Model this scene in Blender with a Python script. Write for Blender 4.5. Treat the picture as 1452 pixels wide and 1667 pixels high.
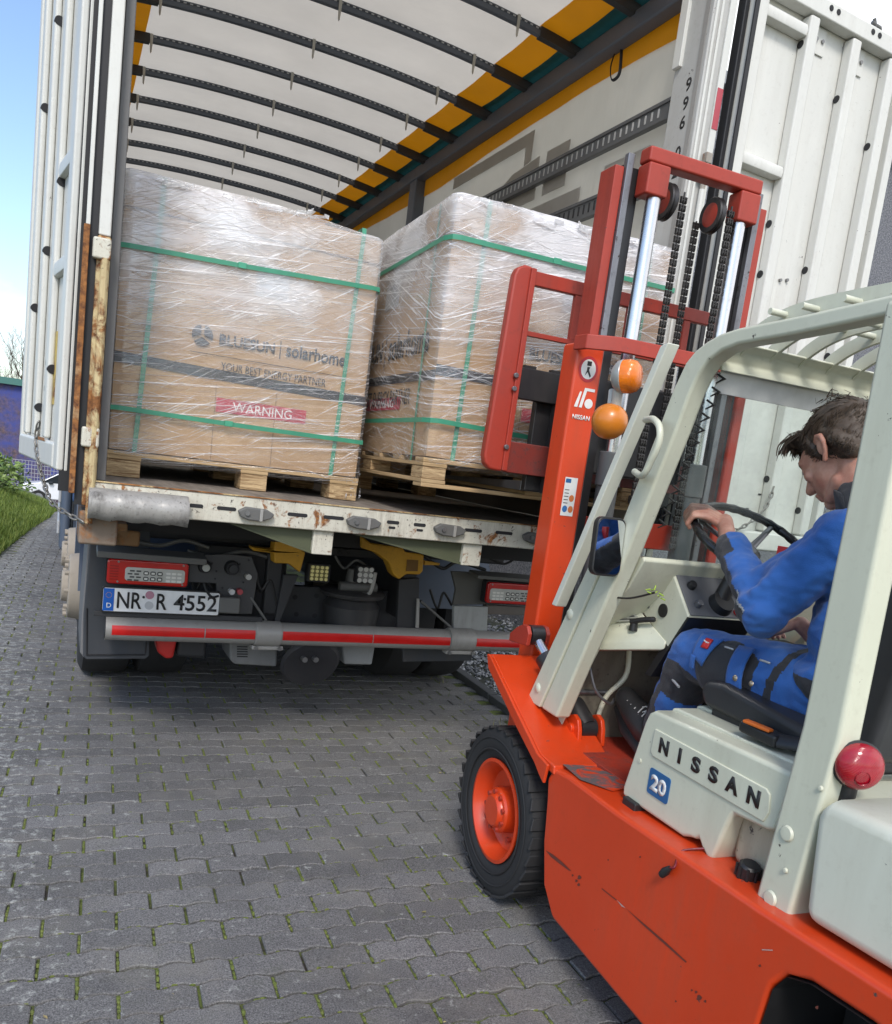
import bpy, bmesh, math, random
from mathutils import Vector, Matrix, noise as mnoise
random.seed(7)
scene = bpy.context.scene
for o in list(bpy.data.objects): bpy.data.objects.remove(o)
COL = scene.collection
R_ = math.radians

# ------------------------------------------------------------------ camera
# world axes follow the lorry: x to its right, y into it, z up; the photographer stands at x=y=0
YAW, PITCH, ROLL, CAM_H = .4473, .149, .128, 1.4475
_f = Vector((math.sin(YAW)*math.cos(PITCH), math.cos(YAW)*math.cos(PITCH), -math.sin(PITCH)))
_r = Vector((math.cos(YAW), -math.sin(YAW), 0)); _u = _r.cross(_f)
_c, _s = math.cos(ROLL), math.sin(ROLL)
_right = _c*_r + _s*_u; _up = -_s*_r + _c*_u
cam_data = bpy.data.cameras.new('camera'); cam = bpy.data.objects.new('camera', cam_data); COL.objects.link(cam)
cam.matrix_world = Matrix(((_right.x, _up.x, -_f.x, 0), (_right.y, _up.y, -_f.y, 0), (_right.z, _up.z, -_f.z, CAM_H), (0, 0, 0, 1)))
cam_data.sensor_width = 36; cam_data.sensor_fit = 'AUTO'
cam_data.lens = 1350/1667*36; cam_data.shift_y = (968-833.5)/1667
cam_data.clip_start = .05; cam_data.clip_end = 3000
scene.camera = cam

# ------------------------------------------------------------------ light
SUN_AZ, SUN_EL = R_(205), R_(44)          # where the sun stands: azimuth from +y towards +x
world = bpy.data.worlds.new('World'); scene.world = world; world.use_nodes = True
wt = world.node_tree; wt.nodes.clear()
def wn(t, **k):
    n = wt.nodes.new(t)
    for a, b in k.items(): setattr(n, a, b)
    return n
sky = wn('ShaderNodeTexSky', sky_type='NISHITA', sun_disc=False, sun_elevation=SUN_EL, sun_rotation=SUN_AZ, air_density=1.0, dust_density=1.2, ozone_density=2.0, altitude=100)
geo = wn('ShaderNodeNewGeometry'); tc = wn('ShaderNodeTexCoord')
mp = wn('ShaderNodeMapping'); mp.inputs['Scale'].default_value = (1.1, 1.1, 2.6); mp.inputs['Location'].default_value = (3.7, 1.2, .4)
nz = wn('ShaderNodeTexNoise'); nz.inputs['Scale'].default_value = 1.5; nz.inputs['Detail'].default_value = 7; nz.inputs['Roughness'].default_value = .55
# cloud cover grows towards the right-hand side of the sky
sx = wn('ShaderNodeSeparateXYZ'); ad = wn('ShaderNodeMath', operation='MULTIPLY_ADD'); ad.inputs[1].default_value = .42; 
cr = wn('ShaderNodeValToRGB'); cr.color_ramp.elements[0].position = .50; cr.color_ramp.elements[1].position = .72
wt.links.new(tc.outputs['Generated'], mp.inputs['Vector']); wt.links.new(mp.outputs[0], nz.inputs['Vector'])
wt.links.new(tc.outputs['Generated'], sx.inputs[0]); wt.links.new(sx.outputs['X'], ad.inputs[0]); wt.links.new(nz.outputs['Fac'], ad.inputs[2])
wt.links.new(ad.outputs[0], cr.inputs['Fac'])
bg1 = wn('ShaderNodeBackground'); bg1.inputs['Strength'].default_value = .15
bg2 = wn('ShaderNodeBackground'); bg2.inputs['Color'].default_value = (.95, .97, 1, 1); bg2.inputs['Strength'].default_value = 1.05
mx = wn('ShaderNodeMixShader'); wo = wn('ShaderNodeOutputWorld')
wt.links.new(sky.outputs[0], bg1.inputs['Color']); wt.links.new(cr.outputs['Color'], mx.inputs[0])
wt.links.new(bg1.outputs[0], mx.inputs[1]); wt.links.new(bg2.outputs[0], mx.inputs[2]); wt.links.new(mx.outputs[0], wo.inputs['Surface'])
sun_d = bpy.data.lights.new('sun', 'SUN'); sun_d.energy = 1.5; sun_d.angle = R_(14); sun_d.color = (1, .95, .88)
sun = bpy.data.objects.new('sun', sun_d); COL.objects.link(sun)
_sd = Vector((math.sin(SUN_AZ)*math.cos(SUN_EL), math.cos(SUN_AZ)*math.cos(SUN_EL), math.sin(SUN_EL)))
sun.rotation_euler = (-_sd).to_track_quat('-Z', 'Y').to_euler(); sun.location = _sd*30
vs = scene.view_settings; vs.view_transform = 'Standard'; vs.look = 'None'; vs.gamma = 1; vs.use_curve_mapping = False; vs.exposure = 0.74
scene.render.engine = 'CYCLES'; scene.cycles.max_bounces = 8; scene.cycles.transparent_max_bounces = 12

# ------------------------------------------------------------------ materials
MATS = {}
class NT:
    def __init__(s, name):
        s.m = bpy.data.materials.new(name); s.m.use_nodes = True; s.t = s.m.node_tree; s.t.nodes.clear()
        s.out = s.n('ShaderNodeOutputMaterial'); s.p = None
    def n(s, t, **k):
        x = s.t.nodes.new(t)
        for a, b in k.items():
            if a.startswith('i_'): x.inputs[a[2:].replace('_', ' ')].default_value = b
            else: setattr(x, a, b)
        return x
    def l(s, a, b): s.t.links.new(a, b)
    def principled(s, col=(.5, .5, .5), rough=.5, metal=0, **k):
        s.p = s.n('ShaderNodeBsdfPrincipled'); s.p.inputs['Base Color'].default_value = (*col, 1); s.p.inputs['Roughness'].default_value = rough; s.p.inputs['Metallic'].default_value = metal
        for a, b in k.items(): s.p.inputs[a.replace('_', ' ')].default_value = b
        s.l(s.p.outputs[0], s.out.inputs['Surface']); return s.p
    def obj(s, scale=(1, 1, 1), rot=(0, 0, 0), space='Object'):
        tc = s.n('ShaderNodeTexCoord'); mp = s.n('ShaderNodeMapping'); mp.inputs['Scale'].default_value = scale; mp.inputs['Rotation'].default_value = rot
        if space == 'World':
            g = s.n('ShaderNodeNewGeometry'); s.l(g.outputs['Position'], mp.inputs['Vector'])
        else: s.l(tc.outputs[space], mp.inputs['Vector'])
        return mp.outputs[0]
    def noise(s, vec, scale, detail=4, rough=.6, dist=0):
        x = s.n('ShaderNodeTexNoise'); x.inputs['Scale'].default_value = scale; x.inputs['Detail'].default_value = detail; x.inputs['Roughness'].default_value = rough; x.inputs['Distortion'].default_value = dist
        if vec is not None: s.l(vec, x.inputs['Vector'])
        return x.outputs['Fac']
    def ramp(s, fac, a, b, ca=(0, 0, 0), cb=(1, 1, 1)):
        x = s.n('ShaderNodeValToRGB'); e = x.color_ramp.elements; e[0].position = a; e[1].position = b; e[0].color = (*ca, 1); e[1].color = (*cb, 1)
        s.l(fac, x.inputs['Fac']); return x.outputs['Color']
    def mix(s, fac, a, b):
        x = s.n('ShaderNodeMix', data_type='RGBA')
        for v, i in ((fac, 0), (a, 6), (b, 7)):
            if hasattr(v, 'is_linked'): s.l(v, x.inputs[i])
            elif i == 0: x.inputs[0].default_value = v
            else: x.inputs[i].default_value = (*v, 1)
        return x.outputs[2]
    def math(s, op, a, b=0, c=None):
        x = s.n('ShaderNodeMath', operation=op)
        for i, v in enumerate((a, b) if c is None else (a, b, c)):
            if hasattr(v, 'is_linked'): s.l(v, x.inputs[i])
            else: x.inputs[i].default_value = v
        return x.outputs[0]
    def color(s, c): s.l(c, s.p.inputs['Base Color'])
    def rough(s, c): s.l(c, s.p.inputs['Roughness'])
    def bump(s, h, strength=.3, dist=.01):
        b = s.n('ShaderNodeBump'); b.inputs['Strength'].default_value = strength; b.inputs['Distance'].default_value = dist
        s.l(h, b.inputs['Height']); s.l(b.outputs[0], s.p.inputs['Normal']); return b

def paint(name, col, rough=.4, dirt=.25, dirtcol=(.10, .085, .07), rust=0, chips=0, metal=0, bump=.04, scale=1, coat=0, streak=True):
    """painted or plain metal / plastic with grime, optional rust patches and chips"""
    if name in MATS: return MATS[name]
    t = NT(name); t.principled(col, rough, metal)
    if coat: t.p.inputs['Coat Weight'].default_value = coat; t.p.inputs['Coat Roughness'].default_value = .15
    v = t.obj((scale, scale, scale)); vs_ = t.obj((7*scale, 7*scale, .8*scale)) if streak else v
    big = t.noise(v, 2.3, 5, .6); fine = t.noise(v, 38, 4, .7); st = t.noise(vs_, 2.2, 5, .65)
    d = t.math('MULTIPLY', t.ramp(big, .42, .75), t.ramp(st, .35, .8))
    d = t.math('MULTIPLY', t.math('ADD', d, t.math('MULTIPLY', t.ramp(fine, .55, .8), .35)), dirt*2.2)
    c = t.mix(t.math('MINIMUM', d, .85), col, dirtcol)
    sh = t.mix(t.ramp(big, .3, .7), tuple(x*.9 for x in col), tuple(min(1, x*1.06) for x in col)); 
    c = t.mix(t.math('MINIMUM', d, .85), sh, dirtcol)
    r = t.math('ADD', rough, t.math('MULTIPLY', d, .45))
    if chips:
        ch = t.ramp(t.noise(v, 21, 6, .75, .4), .70-chips*.08, .715-chips*.08)
        c = t.mix(ch, c, (.06, .05, .045)); r = t.math('MAXIMUM', r, t.math('MULTIPLY', ch, .7))
    if rust:
        rm = t.math('MULTIPLY', t.ramp(t.noise(v, 5, 6, .72, .5), .62-rust*.2, .68-rust*.16), 1)
        rm2 = t.ramp(t.noise(vs_, 4.5, 5, .7), .66-rust*.15, .86-rust*.1)
        halo = t.math('MINIMUM', t.math('ADD', rm, t.math('MULTIPLY', rm2, .55)), 1)
        rc = t.mix(t.ramp(t.noise(v, 26, 4, .7), .35, .7), (.085, .03, .012), (.36, .15, .04))
        c = t.mix(halo, c, rc); r = t.math('MAXIMUM', r, t.math('MULTIPLY', halo, .85))
    t.color(c); t.rough(t.math('MINIMUM', r, .95))
    t.bump(t.math('ADD', t.math('MULTIPLY', big, .6), t.math('MULTIPLY', fine, .15)), bump, .02)
    MATS[name] = t.m; return t.m

def plain(name, col, rough=.5, metal=0, **k):
    if name in MATS: return MATS[name]
    t = NT(name); t.principled(col, rough, metal, **k); v = t.obj()
    n = t.noise(v, 14, 4, .6)
    t.color(t.mix(t.ramp(n, .3, .75), tuple(x*.86 for x in col), tuple(min(1, x*1.08) for x in col)))
    t.rough(t.math('ADD', rough-.06, t.math('MULTIPLY', n, .12)))
    MATS[name] = t.m; return t.m

def tarp(name, col, trans=.45, rough=.55):
    t = NT(name); p = t.principled(col, rough)
    v = t.obj(); n = t.noise(v, 1.7, 5, .6); fold = t.noise(t.obj((1, 5, 1)), 1.3, 3, .5)
    c = t.mix(t.ramp(n, .35, .75), tuple(x*.86 for x in col), col); t.color(c); t.bump(fold, .35, .05)
    tr = t.n('ShaderNodeBsdfTranslucent'); t.l(c, tr.inputs['Color']); ms = t.n('ShaderNodeMixShader'); ms.inputs[0].default_value = trans
    t.l(p.outputs[0], ms.inputs[1]); t.l(tr.outputs[0], ms.inputs[2]); t.l(ms.outputs[0], t.out.inputs['Surface'])
    MATS[name] = t.m; return t.m

# ------------------------------------------------------------------ mesh helpers
class MB:
    def __init__(s): s.v = []; s.f = []
    def add(s, vs_, fs):
        b = len(s.v); s.v += [tuple(v) for v in vs_]; s.f += [tuple(b+i for i in f) for f in fs]; return s
    def box(s, x0, x1, y0, y1, z0, z1):
        return s.add([(x0,y0,z0),(x1,y0,z0),(x1,y1,z0),(x0,y1,z0),(x0,y0,z1),(x1,y0,z1),(x1,y1,z1),(x0,y1,z1)],
                     [(3,2,1,0),(4,5,6,7),(0,1,5,4),(1,2,6,5),(2,3,7,6),(3,0,4,7)])
    def obox(s, c, size, X, Y, Z):
        c = Vector(c); X = Vector(X).normalized(); Y = Vector(Y).normalized(); Z = Vector(Z).normalized(); a, b, d = [q/2 for q in size]
        vs_ = [c+X*sx*a+Y*sy*b+Z*sz*d for sz in (-1, 1) for sx, sy in ((-1,-1),(1,-1),(1,1),(-1,1))]
        return s.add(vs_, [(3,2,1,0),(4,5,6,7),(0,1,5,4),(1,2,6,5),(2,3,7,6),(3,0,4,7)])
    def bar(s, p0, p1, w, h, up=(0, 0, 1)):
        p0 = Vector(p0); p1 = Vector(p1); Y = (p1-p0); L = Y.length; Y.normalize(); X = Y.cross(Vector(up)); 
        if X.length < 1e-6: X = Y.cross(Vector((1, 0, 0)))
        X.normalize(); Z = X.cross(Y)
        return s.obox((p0+p1)/2, (w, L, h), X, Y, Z)
    def cyl(s, p0, p1, r0, r1=None, n=20, caps=True):
        r1 = r0 if r1 is None else r1; p0 = Vector(p0); p1 = Vector(p1); d = (p1-p0).normalized()
        a = d.orthogonal().normalized(); b = d.cross(a)
        vs_ = []
        for p, r in ((p0, r0), (p1, r1)):
            for i in range(n):
                t = 2*math.pi*i/n; vs_.append(p+a*(r*math.cos(t))+b*(r*math.sin(t)))
        fs = [(i, (i+1) % n, n+(i+1) % n, n+i) for i in range(n)]
        if caps: fs += [tuple(reversed(range(n))), tuple(range(n, 2*n))]
        return s.add(vs_, fs)
    def tube(s, pts, r, n=8, closed=False, caps=True, flat=1.0):
        pts = [Vector(p) for p in pts]; N = len(pts); vs_ = []; prev = None
        rr = r if isinstance(r, (list, tuple)) else [r]*N
        for i, p in enumerate(pts):
            if closed: d = pts[(i+1) % N]-pts[i-1]
            else: d = pts[min(i+1, N-1)]-pts[max(i-1, 0)]
            d.normalize()
            if prev is None: a = d.orthogonal().normalized()
            else:
                a = prev-d*prev.dot(d); a = a.normalized() if a.length > 1e-6 else d.orthogonal().normalized()
            prev = a; b = d.cross(a)
            for k in range(n):
                t = 2*math.pi*k/n; vs_.append(p+a*(rr[i]*math.cos(t))+b*(rr[i]*flat*math.sin(t)))
        fs = []
        for i in range(N if closed else N-1):
            j = (i+1) % N
            for k in range(n): fs.append((i*n+k, i*n+(k+1) % n, j*n+(k+1) % n, j*n+k))
        if caps and not closed: fs += [tuple(reversed(range(n))), tuple(range((N-1)*n, N*n))]
        return s.add(vs_, fs)
    def prism(s, poly, fn, t0, t1):
        n = len(poly); vs_ = [fn(u, v, t0) for u, v in poly]+[fn(u, v, t1) for u, v in poly]
        fs = [(i, (i+1) % n, n+(i+1) % n, n+i) for i in range(n)]+[tuple(reversed(range(n))), tuple(range(n, 2*n))]
        return s.add(vs_, fs)
    def strip(s, left, right):        # open sheet between two polylines
        n = len(left); return s.add(list(left)+list(right), [(i, i+1, n+i+1, n+i) for i in range(n-1)])
    def lathe(s, prof, c, axis, n=32, closed=False):
        c = Vector(c); d = Vector(axis).normalized(); a = d.orthogonal().normalized(); b = d.cross(a); m = len(prof); vs_ = []
        for i in range(n):
            t = 2*math.pi*i/n
            for r, h in prof: vs_.append(c+d*h+a*(r*math.cos(t))+b*(r*math.sin(t)))
        fs = []
        for i in range(n):
            j = (i+1) % n
            for k in range(m if closed else m-1): 
                k2 = (k+1) % m; fs.append((i*m+k, j*m+k, j*m+k2, i*m+k2))
        return s.add(vs_, fs)
    def ball(s, c, r, n=16, m=10, squash=(1, 1, 1), rot=None):
        vs_ = []; c = Vector(c)
        for j in range(m+1):
            ph = math.pi*j/m
            for i in range(n):
                t = 2*math.pi*i/n; q = Vector((r*math.sin(ph)*math.cos(t)*squash[0], r*math.sin(ph)*math.sin(t)*squash[1], r*math.cos(ph)*squash[2]))
                if rot: q = rot @ q
                vs_.append(c+q)
        fs = [(j*n+i, (j+1)*n+i, (j+1)*n+(i+1) % n, j*n+(i+1) % n) for j in range(m) for i in range(n)]
        return s.add(vs_, fs)
    def mesh(s, name):
        me = bpy.data.meshes.new(name); me.from_pydata(s.v, [], s.f); me.update(); return me
    def build(s, name, mat, parent=None, bevel=0, seg=2, smooth=30, off=None, recalc=True, props=None, weld=True):
        me = bpy.data.meshes.new(name)
        vs_ = s.v
        o = ORIG.get(parent.name) if parent is not None else None
        if off is not None: o = off
        if o is not None: vs_ = [(v[0]-o[0], v[1]-o[1], v[2]-o[2]) for v in vs_]
        me.from_pydata(vs_, [], s.f)
        if recalc:
            bm = bmesh.new(); bm.from_mesh(me)
            if weld: bmesh.ops.remove_doubles(bm, verts=bm.verts, dist=1e-5)
            bmesh.ops.recalc_face_normals(bm, faces=bm.faces); bm.to_mesh(me); bm.free()
        ob = link(name, me, mat, parent)
        if smooth and not bevel: shade(me, smooth)
        if bevel:
            md = ob.modifiers.new('bevel', 'BEVEL'); md.width = bevel; md.segments = seg; md.limit_method = 'ANGLE'; md.angle_limit = R_(35); md.harden_normals = True; shade(me, 40)
        return ob
ORIG = {}
def shade(me, ang=30):
    for p in me.polygons: p.use_smooth = True
    me.set_sharp_from_angle(angle=R_(ang))
def link(name, me, mat, parent=None):
    ob = bpy.data.objects.new(name, me); COL.objects.link(ob)
    if mat is not None and not me.materials: me.materials.append(mat)
    if parent is not None:
        ob.parent = parent
        if parent.name in ORIG: ORIG[ob.name] = ORIG[parent.name]
    return ob
def thing(name, label, cat, loc=(0, 0, 0), rz=0, group=None, world_coords=False):
    o = bpy.data.objects.new(name, None); COL.objects.link(o); o.location = loc; o.rotation_euler = (0, 0, rz); o.empty_display_size = .1
    tag(o, label, cat, group)
    if world_coords: ORIG[o.name] = tuple(loc)
    return o
def tag(o, label=None, cat=None, group=None, kind=None):
    for k, v in (('label', label), ('category', cat), ('group', group), ('kind', kind)):
        if v: o[k] = v
    return o
def clone(o, parent, loc=None, mw=None):
    c = o.copy(); COL.objects.link(c); c.parent = parent
    if loc is not None: c.location = loc
    if mw is not None: c.matrix_basis = mw
    return c
def frame(origin, X, Y):
    X = Vector(X).normalized(); Y = Vector(Y); Y = (Y-X*Y.dot(X)).normalized(); Z = X.cross(Y); o = Vector(origin)
    return Matrix(((X.x, Y.x, Z.x, o.x), (X.y, Y.y, Z.y, o.y), (X.z, Y.z, Z.z, o.z), (0, 0, 0, 1)))
def text(name, s, mat, parent, origin, X, Y, height=None, width=None, depth=.002, align='LEFT', spacing=1.0, shear=0, bold=0):
    """flat lettering as mesh; origin is the lower left (or centre) of the first line, in parent / world coordinates"""
    cu = bpy.data.curves.new(name, 'FONT'); cu.body = s; cu.align_x = align; cu.size = 1; cu.extrude = .0; cu.space_character = spacing; cu.shear = shear; cu.offset = bold; cu.resolution_u = 3
    tmp = bpy.data.objects.new('tmp', cu); COL.objects.link(tmp)
    dg = bpy.context.evaluated_depsgraph_get(); me = bpy.data.meshes.new_from_object(tmp.evaluated_get(dg)); bpy.data.objects.remove(tmp); bpy.data.curves.remove(cu)
    xs = [v.co.x for v in me.vertices]; ys = [v.co.y for v in me.vertices]
    w = max(xs)-min(xs); h = max(ys)-min(ys); y0 = min(ys); x0 = min(xs) if align == 'LEFT' else 0
    sy = height/h if height else width/w; sx_ = width/w if width else sy
    M = frame(origin, X, Y); o = ORIG.get(parent.name) if parent is not None else None
    bm = bmesh.new(); bm.from_mesh(me)
    for v in bm.verts: v.co = Vector(((v.co.x-x0)*sx_, (v.co.y-y0)*sy, 0))
    if depth:
        r = bmesh.ops.extrude_face_region(bm, geom=bm.faces[:])
        for e in r['geom']:
            if isinstance(e, bmesh.types.BMVert): e.co.z += depth
    bm.transform(M)
    if o:
        for v in bm.verts: v.co -= Vector(o)
    bmesh.ops.recalc_face_normals(bm, faces=bm.faces); bm.to_mesh(me); bm.free(); me.materials.clear()
    return link(name, me, mat, parent)
def bez(p, n=8):
    """Catmull-Rom through points"""
    p = [Vector(q) for q in p]; out = []
    for i in range(len(p)-1):
        a = p[max(i-1, 0)]; b = p[i]; c = p[i+1]; d = p[min(i+2, len(p)-1)]
        for k in range(n):
            t = k/n; out.append(.5*((2*b)+(c-a)*t+(2*a-5*b+4*c-d)*t*t+(3*b-a-3*c+d)*t**3))
    out.append(p[-1]); return out
def rrect(x0, x1, y0, y1, r, n=4):
    o = []
    for cx, cy, a in ((x1-r, y0+r, -90), (x1-r, y1-r, 0), (x0+r, y1-r, 90), (x0+r, y0+r, 180)):
        for i in range(n+1): t = R_(a+90*i/n); o.append((cx+r*math.cos(t), cy+r*math.sin(t)))
    return o
# ================================================================== ground, paving, verge
def ground_z(y): return 0.0 if y < 9 else -.5*.0085*(min(y, 19)-9)**2 - (.085*(y-19) if y > 19 else 0)
def lane_left(y): return -1.25 if y < 7 else -1.25+.75*min(1, (y-7)/2.5)**.8+max(0, y-9.5)*.075 if y < 15 else -.09+(y-15)*.02
def kerb_x(y): return 2.585+(y-4.2)*.05

t = NT('paver_concrete'); t.principled((.17, .17, .18), .88)
vw = t.obj(space='World'); oi = t.n('ShaderNodeObjectInfo'); gi = t.n('ShaderNodeNewGeometry')
rnd = t.math('FRACT', t.math('ADD', oi.outputs['Random'], gi.outputs['Random Per Island']))
sp = t.noise(vw, 210, 3, .75); sp2 = t.noise(vw, 420, 2, .6); big = t.noise(vw, 1.1, 4, .6); mid = t.noise(vw, 9, 5, .65)
c = t.mix(t.ramp(sp, .34, .68), (.066, .065, .067), (.28, .274, .268))
c = t.mix(t.ramp(sp2, .64, .72), c, (.47, .465, .46))
tone = t.math('ADD', t.math('MULTIPLY', rnd, .30), t.math('MULTIPLY', big, .45)); tone = t.math('ADD', tone, .40)
hm = t.n('ShaderNodeMix', data_type='RGBA', blend_type='MULTIPLY'); hm.inputs[0].default_value = 1; t.l(c, hm.inputs[6]); t.l(tone, hm.inputs[7]); c = hm.outputs[2]
# pale lichen, thicker on the untrodden side, and a thin moss tint
lx = t.n('ShaderNodeSeparateXYZ'); t.l(gi.outputs['Position'], lx.inputs[0])
side = t.n('ShaderNodeMapRange'); t.l(lx.outputs['X'], side.inputs[0]); side.inputs[1].default_value = .25; side.inputs[2].default_value = -.35; side.inputs[3].default_value = 0; side.inputs[4].default_value = .13
lich = t.math('MULTIPLY', t.ramp(t.math('ADD', t.noise(vw, 26, 5, .7, .3), side.outputs[0]), .60, .68), t.ramp(t.noise(vw, 140, 3, .7), .35, .6))
stain = t.math('MULTIPLY', t.ramp(t.noise(vw, 1.7, 5, .65, .4), .50, .72), .45); c = t.mix(stain, c, (.055, .052, .048)); dust = t.math('MULTIPLY', t.ramp(t.noise(vw, 2.6, 5, .7), .5, .75), .35); c = t.mix(dust, c, (.26, .24, .20)); c = t.mix(t.math('MULTIPLY', lich, .75), c, (.42, .43, .40)); c = t.mix(t.math('MULTIPLY', t.ramp(mid, .55, .8), .28), c, (.085, .095, .05))
t.color(c); t.bump(t.math('ADD', sp, t.math('MULTIPLY', mid, .5)), .55, .004); MATS['paver'] = t.m

t = NT('joint_moss'); t.principled((.06, .07, .03), .95); vw = t.obj(space='World')
a = t.noise(vw, 5.5, 4, .7); b = t.noise(vw, 160, 3, .7)
c = t.mix(t.ramp(a, .38, .54), (.035, .03, .022), t.mix(t.ramp(b, .3, .7), (.06, .09, .016), (.20, .24, .055))); t.color(c); t.bump(b, 1, .01); MATS['joint'] = t.m
t = NT('moss'); t.principled((.12, .17, .03), .95); vw = t.obj(space='World')
t.color(t.mix(t.ramp(t.noise(vw, 120, 3, .7), .3, .7), (.07, .11, .015), t.mix(t.noise(vw, 3, 2), (.22, .30, .05), (.26, .23, .09)))); t.bump(t.noise(vw, 260, 3), 1, .01); MATS['moss'] = t.m

def sheet(xs, ys, zf, name, mat, kind='structure', label=None):
    m = MB(); nx = len(xs)
    for y in ys:
        for x in xs: m.v.append((x, y, zf(x, y)))
    for j in range(len(ys)-1):
        for i in range(nx-1): m.f.append((j*nx+i, j*nx+i+1, (j+1)*nx+i+1, (j+1)*nx+i))
    o = m.build(name, mat, smooth=80); tag(o, label, None, None, kind); return o
t = NT('soil'); t.principled((.07, .065, .05), .95); vw = t.obj(space='World'); t.color(t.mix(t.ramp(t.noise(vw, 3, 6, .7), .35, .65), (.10, .10, .09), (.055, .07, .03))); MATS['soil'] = t.m
ys_far = [-60, -20, -6, 0, 4, 8, 9, 10, 11, 12, 13, 14, 15, 16, 17, 18, 19, 22, 26, 30, 36, 42, 50, 60, 90, 200, 900]
ground = sheet([-900, -200, -60, -20, -8, -3, 0, 3, 6, 12, 30, 80, 300, 900], ys_far, lambda x, y: ground_z(min(y, 60))-.07, 'ground', MATS['soil'], label='dark soil ground spreading out under everything')
paving = sheet([-1.4, -.6, 0, .6, 1.3, 2, 2.7], [-1, 1, 2, 3, 4, 5, 6, 7, 8, 9, 10, 11, 12, 13, 14, 15, 17, 19], lambda x, y: ground_z(y)-.009, 'paving', MATS['joint'], label='grey concrete block paving with mossy joints in front of the lorry')

PA, PB = .0957, .0464
def wave(x):
    q = (abs(x) % .1)/.1; q = min(q, 1-q)*2
    return .0062*(min(1, max(0, (q-.12)/.62))*2-1)
def paver_mesh(name, depth=.03):
    xs = [-PA, -.0785, -.05, -.0215, 0, .0215, .05, .0785, PA]
    xs2 = [-PA, -.085, -.063, -.037, -.015, .015, .037, .063, .085, PA]
    out = [(x, wave(x)-PB) for x in xs2]+[(x, wave(x)+PB) for x in reversed(xs2)]
    n = len(out); cx = [(x*(1-.003/PA), y-math.copysign(.0026, y) if abs(y) > .02 else y) for x, y in out]
    m = MB(); m.v = [(x, y, 0) for x, y in cx]+[(x, y, -.0028) for x, y in out]+[(x, y, -depth) for x, y in out]
    m.f = [tuple(range(n))]+[(n+i, n+(i+1) % n, (i+1) % n, i) for i in range(n)]+[(2*n+i, 2*n+(i+1) % n, n+(i+1) % n, n+i) for i in range(n)]
    return m
GA = -.0404
def paver_pos(cx, r):            # centre of a stone in world coordinates
    dx = (cx*.1+.0259*.889); dy = (r*.1+2.4102*.889)
    return dx*math.cos(GA)-dy*math.sin(GA), dx*math.sin(GA)+dy*math.cos(GA)
def cam_px(p):
    d = Vector(p)-Vector((0, 0, CAM_H)); z = d.dot(_f)
    return (726+1350*d.dot(_right)/z, 968-1350*d.dot(_up)/z) if z > .1 else (-9999, -9999)
stones = []
for r in range(-16, 170):
    for c2 in range(-26, 34):
        if (c2+r) % 2 == 0: continue
        x, y = paver_pos(c2, r)
        if x < lane_left(y) or x > kerb_x(y)-.09 or y > 18 or (y > 9 and x > 1.0) or y < .6: continue
        u, v = cam_px((x, y, ground_z(y))); vis = -60 < u < 1510 and 300 < v < 1760
        if not vis and y < 6: 
            if not (-400 < u < 1800 and v < 2300): continue
        hidden = (u > 905 and v > 1180) or (u > 800 and v < 1490 and v > 1180)
        stones.append(((0 if vis and not hidden else 1, math.hypot(x, y)), x, y))
stones.sort()
proto = paver_mesh('paving_stone'); pme = proto.mesh('paving_stone'); pme.materials.append(MATS['paver']); shade(pme, 25)
rest = MB()
for i, (_, x, y) in enumerate(stones):
    dz = random.uniform(-.0022, .0022)+ground_z(y); rz = GA*1+random.uniform(-.009, .009); tx, ty = random.uniform(-.006, .006), random.uniform(-.006, .006)
    if i < 300:
        o = link('paving_stone', pme, None, paving); o.location = (x, y, dz); o.rotation_euler = (tx, ty, -GA*-1+random.uniform(-.008, .008))
    else:
        ca, sa = math.cos(GA), math.sin(GA)
        rest.add([(x+ca*a-sa*b, y+sa*a+ca*b, z+dz+tx*b) for a, b, z in proto.v], proto.f)
o = rest.build('paving_stones', MATS['paver'], paving, recalc=False, smooth=25); o['kind'] = 'stuff'
# moss cushions filling the short joints
mo = MB()
for (_, x, y) in stones:
    if y > 8 or random.random() < .12: continue
    for e in (-1,):
        ox, oy = x+e*.1*math.cos(GA), y+e*.1*math.sin(GA)
        k = mnoise.noise((ox*1.3, oy*1.3, 3)); 
        if k < -.42: continue
        n = random.randint(2, 5)
        for q in range(n):
            s_ = -.043+.086*(q+.5)/n+random.uniform(-.006, .006); px_, py_ = ox-s_*math.sin(GA)+random.uniform(-.001, .001), oy+s_*math.cos(GA)-.005
            mo.ball((px_, py_, ground_z(oy)-.0055), random.uniform(.005, .0078), 6, 4, (random.uniform(.8, 1.1), 1.8, random.uniform(.75, 1.1)))
        if random.random() < .6:          # some creeping along the long joint
            for q in range(5):
                px_ = ox+.1+random.uniform(-.09, .09); xx = px_-x; mo.ball((px_, oy+PB+wave(xx)+.002, ground_z(oy)-.0055), random.uniform(.004, .006), 6, 4, (1.9, .8, .8))
o = mo.build('moss', MATS['moss'], paving, recalc=False, smooth=60); o['kind'] = 'stuff'

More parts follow.
